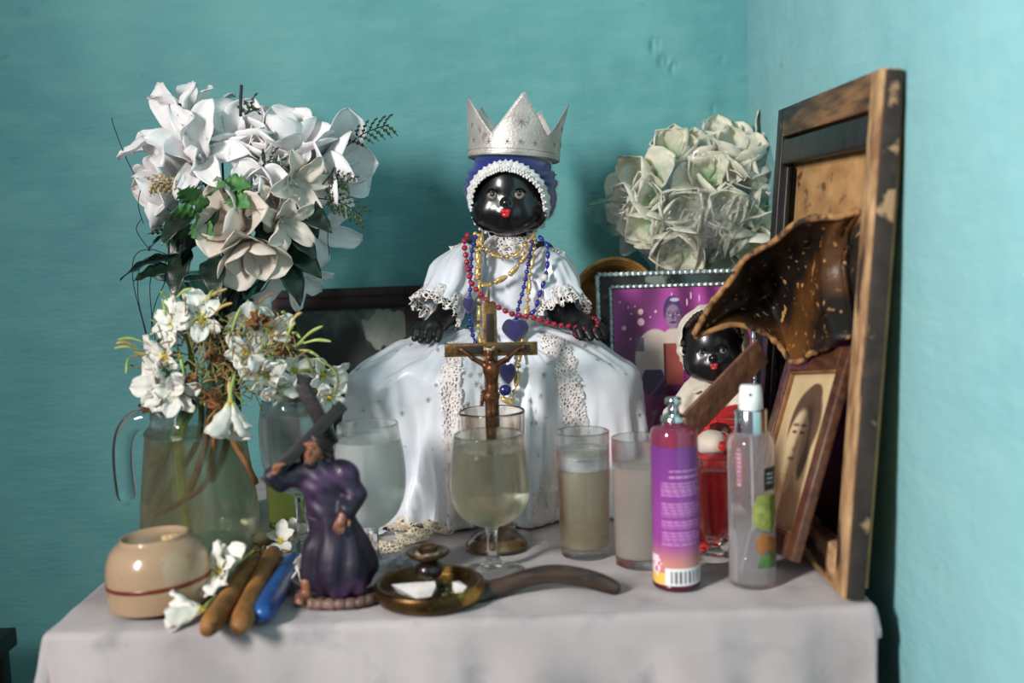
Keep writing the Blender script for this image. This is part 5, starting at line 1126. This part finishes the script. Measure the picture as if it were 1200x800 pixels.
pset('cone', fresh, [((.036, .012, .26, .35, .95), dict(FR, tipp=5))], th=.0005)
CEN = {k: mesh('flower', join(lathe([(q * (.55 if k == 'y' else 1), z * (.6 if k == 'y' else 1)) for q, z in ((0, -.008), (.004, -.006), (.0055, 0), (.004, .004), (0, .006))], 10), tube([(0, 0, .004), (0, 0, .016 * s_)], .0016 * (.6 if k == 'y' else 1), 6)), m_) for k, m_, s_ in (('w', silk, 1), ('g', budm, 1), ('y', yel, .3))}
def flower(root, pos, d, kind, layers, center, scale=1.0, spin=None, skip=0, name='flower'):
    """flower part with its petals as sub-parts; layers: [(petal set, count, lift)]"""
    jit = 2.4 if kind in ('fresh', 'cone') else 1.0
    o = inst(name, CEN[center], root, Matrix.Translation(Vector(pos) - Vector(root.location)) @ look(d, random.random() * 6 if spin is None else spin) @ Matrix.Scale(scale, 4))
    for li, (j, n, zl) in enumerate(layers):
        for k in range(n):
            if skip and random.random() < skip: continue
            a = 2 * pi * (k + .5 * (li % 2)) / n + random.uniform(-.16, .16)
            inst('petal', random.choice(PM[kind][j]), o, Matrix.Rotation(a, 4, 'Z') @ Matrix.Translation((.003, 0, zl)) @ Matrix.Rotation(random.uniform(-.14, .14) * jit, 4, 'Y') @ Matrix.Rotation(random.uniform(-.2, .2) * jit, 4, 'X') @ Matrix.Scale(random.uniform(1 - .12 * jit, 1.1), 4))
    return o
LIL = [(0, 3, 0), (1, 3, .002)]; TUL = [(0, 3, .002), (1, 4, 0)]; TU2 = [(0, 3, .002), (1, 3, 0)]; ROS = [(0, 3, .008), (1, 3, .004), (2, 3, 0)]
def leaf(L, W, fold=.25, droop=.5, serr=0, n=18):
    def f(u, v):
        t = v * 2 - 1; w_ = W * sin(pi * min(1, u**.75))**.8 * (1 + serr * .25 * sin(u * 46)); th = droop * u
        return (L * u * cos(th * .6), w_ * t, -L * u * sin(th * .6) + fold * w_ * abs(t) + .002 * sin(u * 20) * t)
    return solidify(grid(f, n, 7), .0005)

# --- artificial bouquet in the fluted vase, upper left
vb = Vector((P(256, 340, 1.60).x, 1.60, TOP)); zr = P(256, 318, 1.60).z - TOP
vase = thing('glass_vase', 'dark green glass vase with ruffled rim behind the jug', 'vase', vb)
tealg = M('dark green glass', (150, 176, 168), rough=.02, trans=1, ior=1.48)
vo = [(.070, zr - .010), (.072, zr), (.066, zr - .004), (.058, zr - .020), (.050, zr - .040), (.040, zr - .062), (.026, zr - .10), (.022, zr - .15), (.022, zr - .22), (.026, .04), (.038, .012), (.040, .002), (.036, 0)]
sh, inn = shell(dense(vo, 40), .003, .012)
O('glass_body', lathe(sh, 120, lambda a, z: 1 + (.26 * max(0, (z - zr + .06) / .06)**1.5 + .01) * sin(6 * a + .6)), tealg, vase, local=True)
bq = thing('silk_bouquet', 'big bouquet of white artificial lilies and dark leaves in the glass vase', 'bouquet', (vb.x, vb.y, TOP + .02))
B0 = Vector((vb.x, 1.60, TOP + .27))
spec = [  # px, py, depth, direction, kind, layers, scale
    (203, 152, 1.56, (-.55, -.55, .5), 'lily', LIL, 1.12), (232, 178, 1.53, (.1, -.9, .25), 'lily', LIL, 1.05), (226, 128, 1.60, (-.2, -.25, 1), 'lily', LIL, .95),
    (277, 158, 1.58, (.15, -.55, .8), 'tulip', TUL, 1.0), (303, 172, 1.55, (.0, -.8, .5), 'rose', ROS, .80), (338, 160, 1.58, (.25, -.4, .9), 'tulip', TUL, 1.02),
    (334, 190, 1.55, (.3, -.85, .2), 'rose', ROS, .72), (362, 190, 1.60, (.6, -.5, .5), 'lily', LIL, .95), (398, 194, 1.60, (.9, -.45, .05), 'tulip', TUL, 1.1),
    (378, 214, 1.62, (.8, -.4, -.2), 'tulip', TUL, .9), (302, 214, 1.51, (-.1, -.95, .15), 'rose', ROS, .72), (352, 218, 1.53, (.55, -.7, -.25), 'lily_c', LIL, .85),
    (268, 256, 1.50, (-.35, -.75, .35), 'tulip_c', TU2, .98), (336, 262, 1.51, (.6, -.7, -.3), 'lily_c', LIL, .72), (296, 298, 1.50, (.25, -.7, -.6), 'tulip_c', TU2, .86), (322, 240, 1.52, (.3, -.8, -.4), 'lily_c', LIL, .62),
    (214, 206, 1.55, (-.6, -.75, -.05), 'lily', LIL, 1.05), (190, 224, 1.57, (-.8, -.5, -.25), 'tulip', TUL, 1.0), (372, 276, 1.63, (.65, -.5, -.55), 'lily', LIL, .95), (346, 322, 1.61, (.45, -.6, -.6), 'lily', LIL, .95), (252, 150, 1.60, (-.1, -.5, .9), 'rose', ROS, .80)]
for px, py, Y, d, kd, ly, s_ in spec:
    p = P(px, py, Y); d = Vector(d).normalized(); s_ *= 1.36; q = p - d * .026 * s_; fo = flower(bq, q, d, kd, ly, 'w', s_)
    s1 = q - d * .02; O('stem', tube(spline([tuple(q - d * .006), tuple(s1 * .75 + B0 * .25 + Vector((0, 0, -.01))), tuple(B0 + Vector((random.uniform(-.02, .02), random.uniform(-.02, .02), 0))), (vb.x + random.uniform(-.016, .016), vb.y + random.uniform(-.016, .016), TOP + .03)], 20), .0017, 6), dstem, bq)
lm = [mesh('leaf', leaf(.085, .021, .2, .7), gleaf), mesh('leaf', leaf(.070, .018, .3, .3), gleaf)]; lg = [mesh('leaf', leaf(.045, .016, .3, .5, 1), lleaf), mesh('leaf', leaf(.036, .013, .3, .2, 1), lleaf)]
def put_leaf(root, me, p, d, roll=0, s=1):
    d = Vector(d).normalized(); m = d.to_track_quat('X', 'Z').to_matrix().to_4x4(); inst('leaf', me, root, Matrix.Translation(Vector(p) - Vector(root.location)) @ m @ Matrix.Rotation(roll, 4, 'X') @ Matrix.Scale(s, 4))
for px, py, Y, d, r_, s_ in ((212, 304, 1.54, (-.95, -.3, .12), .3, 1), (204, 314, 1.53, (-.8, -.5, -.1), -.5, .8), (330, 262, 1.55, (.6, -.5, -.3), .4, .9), (330, 282, 1.55, (.75, -.4, -.5), .8, .9), (322, 296, 1.55, (.6, -.5, -.6), .2, 1), (262, 228, 1.56, (.2, -.5, -.5), .6, .9), (228, 262, 1.56, (-.3, -.6, -.5), -.4, .9), (236, 284, 1.54, (-.5, -.6, -.3), .5, .8), (300, 236, 1.56, (.2, -.6, -.6), 0, .8), (350, 250, 1.58, (.5, -.5, -.4), 0, .8), (250, 300, 1.52, (.1, -.7, -.4), .3, .9), (330, 226, 1.57, (.4, -.6, -.4), .3, .9), (346, 240, 1.56, (.5, -.6, -.2), .7, .9), (310, 232, 1.56, (.1, -.7, -.6), 0, .9), (252, 240, 1.54, (-.1, -.7, -.3), .2, .9), (232, 246, 1.54, (-.4, -.7, -.2), -.3, .9), (206, 268, 1.55, (-.5, -.6, -.3), .4, .8), (220, 292, 1.54, (-.2, -.7, -.5), 0, .9), (286, 236, 1.55, (.2, -.7, -.2), .5, .8), (244, 216, 1.57, (-.4, -.4, .1), .2, .8)):
    put_leaf(bq, lm[0 if s_ > .85 else 1], P(px, py, Y), d, r_, s_)
for px, py, Y, d, r_ in ((250, 226, 1.50, (.3, -.7, .3), .9), (262, 218, 1.50, (.8, -.5, .1), .9), (246, 236, 1.50, (-.5, -.6, -.3), 1.0), (234, 254, 1.50, (-.2, -.7, -.5), .9), (228, 250, 1.51, (-.7, -.5, .1), .9), (242, 264, 1.50, (.3, -.7, -.5), 1.0), (270, 226, 1.50, (.5, -.6, -.3), .9), (232, 238, 1.51, (-.4, -.6, .5), .8)):
    put_leaf(bq, random.choice(lg), P(px, py, Y), d, r_, .95)
def sprig(root, a, b, n, me, s=1.0, mat=dstem, r_=.0009):
    a, b = Vector(a), Vector(b); mid = (a + b) / 2 + Vector((0, 0, .006)); c_ = spline([a, mid, b], 16); O('sprig_stem', tube(c_, r_, 5), mat, root)
    for k in range(n):
        i = int(3 + k * 12 / n); t = Vector(c_[min(i + 1, 15)] - c_[i - 1]).normalized(); sd_ = t.cross(Vector((0, -1, 0))).normalized(); put_leaf(root, me, c_[i], t * .7 + sd_ * (.8 if k % 2 else -.8) + Vector((0, -.25, 0)), .5, s)
needle = mesh('leaf', leaf(.022, .0028, .3, .4), M('olive needle', (58, 78, 44), (38, 54, 34), 60, .5))
sprig(bq, P(400, 176, 1.60), P(455, 146, 1.60), 12, needle); sprig(bq, P(372, 232, 1.56), P(424, 252, 1.56), 12, needle); sprig(bq, P(386, 222, 1.56), P(408, 214, 1.55), 7, needle)
sprig(bq, P(215, 224, 1.51), P(178, 216, 1.52), 9, mesh('leaf', leaf(.018, .004, .3, .4), M('dry tan leaf', (196, 168, 120), (150, 124, 84), 60, .7)))
sprig(bq, P(222, 266, 1.52), P(190, 276, 1.52), 10, needle); sprig(bq, P(288, 140, 1.60), P(296, 124, 1.60), 6, needle); sprig(bq, P(300, 206, 1.52), P(322, 186, 1.52), 6, needle)
for pts, r_ in (([(282, 136), (282, 118), (283, 100)], .0022), ([(226, 150), (219, 138), (210, 122)], .0026), ([(378, 216), (388, 204), (392, 196)], .0012)): O('cut_stem', tube(spline([P(x, y, 1.555) for x, y in pts], 12), r_, 8), dstem, bq)
wire = M('black wire', (20, 26, 26), rough=.5)
for pts in ([(200, 248), (170, 222), (150, 190), (134, 150), (131, 138)], [(168, 262), (162, 240), (166, 218), (172, 206)], [(200, 300), (176, 292), (158, 300), (156, 330), (168, 380), (176, 412)], [(206, 310), (180, 300), (164, 312), (162, 350), (172, 392), (178, 424)], [(210, 312), (186, 306), (176, 330), (178, 372), (182, 398)], [(214, 306), (196, 300), (193, 330), (184, 350), (178, 372), (178, 395)], [(176, 294), (160, 270), (166, 256)], [(386, 300), (384, 280), (386, 258)], [(370, 290), (362, 276), (356, 262)]):
    O('wire_tendril', tube(spline([P(x, y, 1.545) for x, y in pts], 36), .0007, 5), wire, bq)

# --- wilted fresh flowers in the jug
wf = thing('wilting_bouquet', 'bunch of wilting fresh white flowers standing in the glass jug', 'bouquet', (jb.x, jb.y, TOP + .014))
J0 = Vector((jb.x, jb.y, TOP + .20))
FL2 = [(0, 5, 0)]; DBL = [(0, 5, 0), (1, 5, .002)]
fs = [(203, 378, 1.36, (-.25, -.85, .35), DBL, 1.02), (236, 373, 1.36, (.25, -.85, .35), FL2, 1.1), (190, 418, 1.36, (-.5, -.85, .1), FL2, 1.1), (194, 452, 1.35, (-.35, -.9, -.1), DBL, 1.25), (180, 464, 1.355, (-.7, -.6, -.3), FL2, .9), (210, 462, 1.345, (.2, -.9, -.4), FL2, 1.05),
      (289, 377, 1.40, (.1, -.7, .6), FL2, .9), (316, 388, 1.38, (.4, -.85, -.2), FL2, 1.0), (286, 412, 1.36, (.4, -.85, .1), FL2, .85), (312, 440, 1.36, (.5, -.8, -.4), DBL, 1.1), (330, 456, 1.37, (.7, -.5, -.5), FL2, .9),
      (347, 432, 1.41, (.5, -.5, .5), FL2, 1.0), (381, 440, 1.40, (.6, -.6, -.3), FL2, 1.05), (388, 468, 1.40, (.5, -.7, -.4), FL2, .95), (220, 356, 1.38, (-.1, -.5, .8), FL2, .8), (290, 415, 1.36, (.3, -.8, .1), FL2, .9)]
for px, py, Y, d, ly, s_ in fs:
    p = P(px, py, Y); d = Vector(d).normalized(); q = p - d * .006; s_ *= 1.16; flower(wf, q, d, 'fresh', ly, 'y', s_, name='bloom'); c_ = Vector((jb.x, jb.y - .01, p.z * .4 + (TOP + .24) * .6))
    O('flower_tube', tube(spline([tuple(q - d * .002), tuple(q - d * .018 + Vector((0, 0, -.002))), tuple(q * .5 + c_ * .5 - d * .008)], 10), np.linspace(.0026, .0016, 10), 6), budm, wf)
for px, py, Y, d in ((270, 472, 1.33, (.05, -.35, -1)), (356, 340, 1.6, (.2, -.4, -.9)))[:1]:
    p = P(px, py, Y); fo = flower(wf, p, d, 'cone', [(0, 5, 0)], 'y', 1.35, name='bloom'); O('flower_tube', tube([tuple(p - Vector(d) * .03 + Vector((.004, .012, .004))), tuple(p - Vector(d) * .012), tuple(p)], [.0018, .0026, .0034], 7), budm, wf)
for px, py, Y, s_ in ((300, 366, 1.37, .018), (256, 462, 1.34, .018), (228, 440, 1.35, .015), (176, 478, 1.36, .012), (336, 404, 1.38, .014), (246, 412, 1.345, .012), (330, 402, 1.37, .010)):
    flower(wf, P(px, py, Y), (random.uniform(-.5, .5), -.6, random.uniform(-1, .3)), 'brown', [(0, 5, 0)], 'y', s_ / .016, name='withered_bloom')
buds = [((196, 352), (188, 342)), ((206, 350), (224, 338)), ((232, 358), (266, 338)), ((250, 368), (272, 355)), ((176, 392), (196, 390)), ((166, 400), (138, 398)), ((160, 406), (136, 402)), ((162, 410), (134, 408)), ((150, 420), (148, 438)), ((336, 372), (330, 366)), ((342, 378), (354, 366)), ((350, 402), (378, 382)), ((356, 402), (388, 400)), ((350, 410), (374, 418)), ((336, 396), (346, 378)), ((338, 392), (334, 380)), ((240, 440), (240, 476)), ((262, 470), (266, 490)), ((270, 442), (268, 462)), ((208, 408), (216, 440)), ((190, 350), (194, 370)), ((226, 395), (250, 388)), ((300, 412), (322, 402)), ((270, 395), (282, 360)), ((250, 340), (244, 352)), ((342, 390), (352, 396))]
for a, b in buds:
    Y = 1.36 + random.uniform(-.01, .02); pa, pb3 = P(*a, Y), P(*b, Y - .01); O('bud', tube(spline([pa, (pa + pb3) / 2 + Vector((0, 0, .003)), pb3], 10), [.0011, .0012, .0013, .0015, .0018, .0021, .0022, .0019, .0014, .0007], 7), budm if random.random() < .8 else M('yellowed bud', (206, 184, 120), (176, 140, 80), 60, .6), wf)
twig = M('olive twig', (150, 154, 84), (116, 108, 56), 60, .6)
for pts, r_ in (([(232, 470), (226, 430), (218, 390), (206, 358)], .0024), ([(248, 470), (250, 420), (244, 380), (236, 352)], .0026), ([(258, 470), (286, 420), (320, 406), (348, 406)], .0026), ([(226, 470), (200, 440), (176, 418), (158, 412)], .0024), ([(262, 470), (280, 430), (290, 400), (292, 380)], .0022), ([(240, 470), (226, 440), (222, 410)], .002), ([(300, 420), (330, 412), (356, 400)], .0022), ([(262, 474), (262, 440), (262, 410), (276, 380)], .0024), ([(340, 404), (360, 420), (366, 436)], .0018), ([(366, 420), (388, 430), (396, 446), (392, 460)], .0016), ([(190, 470), (215, 430), (240, 400), (270, 392)], .0018), ([(285, 470), (250, 440), (220, 425)], .0018)):
    O('twig', tube(spline([P(x, y, 1.385) for x, y in pts], 24), r_, 7), twig if random.random() < .6 else stemm, wf)
for pts, r_, mt in (([(232, 470), (212, 505), (215, 560), (224, 640)], .0046, M('pale stem', (150, 160, 60), (116, 130, 44), 30, .5)), ([(258, 470), (270, 510), (290, 545), (300, 565)], .0034, brown), ([(270, 470), (264, 520), (244, 562)], .0046, stemm), ([(246, 470), (240, 520), (222, 580)], .0036, brown), ([(226, 470), (200, 520), (180, 545)], .0050, stemm), ([(236, 470), (230, 520), (186, 600)], .0032, stemm), ([(252, 470), (250, 520), (236, 570), (186, 604)], .0030, brown), ([(220, 470), (206, 510), (190, 560), (182, 590)], .0040, dstem), ([(262, 470), (252, 510), (246, 540)], .0042, stemm)):
    O('stem', tube(spline([P(x, y, jb.y + random.uniform(-.05, -.02)) for x, y in pts], 24), r_ * 1.15, 8), mt, wf)

df_ = []
for k in range(330):
    x, y = random.gauss(254, 44), random.gauss(420, 28)
    if not (170 < x < 350 and 350 < y < 478): continue
    p = P(x, y, 1.365 + random.uniform(-.02, .02)); a = random.uniform(0, 6.3); l_ = random.uniform(.010, .028); q = Vector((cos(a), random.uniform(-.4, .2), sin(a))); df_.append(tube(spline([p, p + q * l_ * .6 + Vector((0, 0, .002)), p + q * l_], 6), [.0006, .0008, .0009, .0011, .0012, .0006], 5))
n_ = len(df_) // 2
for nm, part, mt in (('green_stalks', df_[:n_], twig), ('dry_florets', df_[n_:], M('tan dry floret', (168, 132, 84), (112, 78, 46), 60, .8))): q = O(nm, join(*part), mt, wf); q['kind'] = 'stuff'

# --- pale bouquet wrapped in clear plastic, on the right behind the photograph
wbq = thing('wrapped_bouquet', 'bouquet of greenish white artificial flowers wrapped in clear plastic', 'bouquet', (P(815, 300, 1.810).x, 1.830, TOP))
W0 = Vector((P(815, 300, 1.830).x, 1.830, TOP + .30))
GR = [(0, 3, .003), (0, 4, 0)]; GL = [(0, 3, .003), (0, 2, 0), (1, 2, 0), (2, 1, -.002)]
for px, py, Y, d, ly, s_ in ((752, 208, 1.770, (-.6, -.7, .25), GL, .95), (788, 180, 1.790, (-.2, -.7, .6), GR, .95), (736, 236, 1.770, (-.8, -.6, -.1), GR, .88), (758, 262, 1.750, (-.6, -.75, -.3), GR, .95), (796, 246, 1.750, (-.1, -.95, -.05), GR, 1.05), (796, 290, 1.735, (-.2, -.85, -.5), GR, 1.15), (832, 206, 1.770, (.0, -.85, .4), GL, 1.0), (862, 178, 1.790, (.15, -.6, .75), GL, 1.05), (884, 202, 1.790, (.5, -.7, .4), GL, 1.0), (846, 244, 1.750, (.1, -.95, -.05), GR, 1.0), (884, 246, 1.770, (.5, -.8, 0), GL, 1.0), (872, 284, 1.750, (.3, -.8, -.5), GL, 1.05), (822, 262, 1.77, (-.1, -.9, -.3), GR, .95), (760, 232, 1.76, (-.4, -.85, .1), GR, .8), (860, 262, 1.76, (.2, -.9, -.2), GR, .9), (818, 180, 1.79, (-.1, -.7, .6), GR, .85), (906, 168, 1.810, (.6, -.4, .6), GL, .9), (838, 160, 1.820, (0, -.4, .9), GL, .8)):
    p = P(px, py, Y); d = Vector(d).normalized(); s_ *= 1.42; q = p - d * .026 * s_; flower(wbq, q, d, 'green', ly, 'g', s_)
    O('stem', tube(spline([tuple(q - d * .006), tuple((q + W0) / 2 + Vector((0, .01, -.01))), tuple(W0), (W0.x + random.uniform(-.02, .02), 1.775 + random.uniform(-.012, .012), TOP + .004)], 18), .0018, 6), stemm, wbq)
pl = film('clear cellophane', (253, 253, 253), .24, .025)
def wrapsheet(cx_, cy_, w_, h_, Y, seed, n=46):
    c0 = P(cx_, cy_, Y); k = Y / FPX
    def f(u, v):
        x, z = (u - .5) * w_ * k, (v - .5) * h_ * k; q = 4 * ((u - .5)**2 + (v - .5)**2); e = 1 + .18 * nz(u * 3, v * 3, seed)
        cr = .010 * abs(nz(u * 5, v * 5, seed)) + .006 * abs(nz(u * 12 + v * 5, v * 11, seed + 3)) + .003 * nz(u * 30, v * 30, seed)
        return (c0.x + x * e, c0.y + .055 * q - cr * 1.5, c0.z + z * e + .010 * nz(u * 6, v * 6, seed + 8))
    def g(u, v):
        a = 2 * pi * u; r_ = .5 * v * (1 + .16 * sin(a * 3 + seed) + .10 * sin(a * 7 + seed) + .05 * sin(a * 13)); return f(.5 + r_ * cos(a), .5 + r_ * sin(a))
    return grid(g, n * 2, n // 2 + 4, wrap=True)
for cx_, cy_, w_, h_, Y, sd_ in ((862, 214, 118, 150, 1.685, 1), (768, 250, 112, 130, 1.680, 5), (822, 278, 110, 80, 1.670, 9), (846, 262, 84, 90, 1.675, 13)): O('plastic_wrap', wrapsheet(cx_, cy_, w_, h_, Y, sd_), pl, wbq, solid=.0002)
def fold_(pts, w_, seed):
    c_ = spline([P(*q) for q in pts], 40); return grid(lambda u, v: Vector(c_[int(u * 39)]) + Vector((.002 * nz(u * 9, v, seed), -.006 * abs(sin(v * 9 + u * 3)), (v - .5) * w_ * (.6 + .6 * abs(nz(u * 4, 1, seed))))), 40, 8)
O('plastic_wrap', fold_([(838, 256, 1.670), (866, 240, 1.595), (884, 222, 1.670), (898, 206, 1.680)], .016, 2), film('creased cellophane', (236, 240, 236), .55), wbq, solid=.0003)
O('plastic_wrap', fold_([(826, 268, 1.670), (838, 282, 1.670), (848, 300, 1.680)], .022, 6), _m.get('x') or film('creased cellophane', (220, 226, 222), .5), wbq, solid=.0003)
for a, b in (((735, 235), (688, 242)), ((735, 238), (694, 240)), ((738, 240), (690, 236)), ((880, 238), (910, 246)), ((884, 244), (912, 243))): O('grass_blade', tube(spline([P(*a, 1.760), P((a[0] + b[0]) / 2, (a[1] + b[1]) / 2 - 2, 1.750), P(*b, 1.750)], 12), .0008, 5), lleaf, wbq)

# --- fallen flowers and dry scraps on the cloth
def fallen(name, label, px, py, d, kind, ly, s_, lift=.012, tail=None, group=None):
    p = PT(px, py); p.z = TOP + lift; t = thing(name, label, 'flower', (p.x, p.y, TOP), group); flower(t, p, d, kind, ly, 'y', s_, name='bloom')
    if tail: c_ = spline([tuple(p - Vector(d).normalized() * .003)] + [tuple(Vector((*PT(x, y).xy, TOP + h_))) for x, y, h_ in tail], 18); O('flower_tube', tube(c_, np.linspace(.0034, .0014, 18), 7), budm, t)
    return t
gf = 'fallen white flowers on the cloth'
fallen('fallen_flower', 'fallen white flower draped over the left cigar', 264, 704, (-.5, -.6, .55), 'fresh', DBL, 1.5, .030, [(276, 694, .030), (300, 672, .028)], gf)
fallen('fallen_flower', 'limp white flower lying beside the foot of the bowl', 237, 728, (-.9, -.3, .12), 'cone', [(0, 4, 0)], 1.35, .012, [(246, 720, .012), (256, 712, .012)], gf)
fallen('fallen_flower', 'fallen white flower with yellow tube touching the robed figurine', 352, 684, (.5, -.6, .2), 'cone', [(0, 5, 0)], 1.35, .014, [(338, 668, .012), (322, 660, .010)], gf)
fallen('fallen_flower', 'small fallen star flower before the green tumbler, by the jug', 330, 646, (-.4, -.6, .6), 'fresh', FL2, .9, .012, [(322, 640, .010), (306, 626, .008)], gf)
fallen('fallen_flower', 'small fallen star flower touching the back of the purple robe', 347, 638, (.5, -.5, .5), 'fresh', FL2, .9, .012, [(335, 632, .010), (320, 622, .006)], gf)
fallen('fallen_flower', 'half open fallen flower between the jug and the cigars', 272, 674, (-.7, -.5, .25), 'cone', [(0, 4, 0)], 1.1, .010, [(290, 666, .009), (310, 652, .009)], gf)
dr = []
for k in range(46):
    x, y = random.gauss(304, 16), random.gauss(664, 9); p = PT(x, y); p.z = TOP + .004 + random.random() * .014; a = random.uniform(0, 6.3); l_ = random.uniform(.006, .018); dr.append(tube(spline([p, p + Vector((cos(a), sin(a), .2)) * l_ * .6, p + Vector((cos(a + .6), sin(a + .6), -.1)) * l_], 6), random.uniform(.0007, .0020), 5))
db = O('dry_scraps', join(*dr), M('dry plant scraps', (150, 118, 66), (84, 62, 38), 80, .85)); tag(db, 'brown dried plant scraps heaped at the far ends of the cigars', 'plant scraps'); db['kind'] = 'stuff'
tag(O('bulb_scrap', crumple(tuple(Vector((*PT(310, 640).xy, TOP + .010))), .018, .014, .0095, 5, 18, .15), M('pale tan husk', (196, 172, 146), (166, 140, 112), 60, .6)), 'pale rounded husk on the cloth between jug and green tumbler', 'husk')
cw_ = PT(452, 664)
def crinkle(u, v):
    x, y = (u - .5) * .085, (v - .5) * .062; return (cw_.x + x, cw_.y + y, TOP + .0025 + .020 * abs(nz(u * 5, v * 5, 3)) + .010 * abs(nz(u * 11, v * 11, 9)))
tag(O('crumpled_plastic', grid(crinkle, 44, 36), film('clear crumpled plastic', (240, 242, 242), .45), solid=.0002), 'crumpled clear plastic sheet on the cloth behind the candlestick', 'plastic wrap')
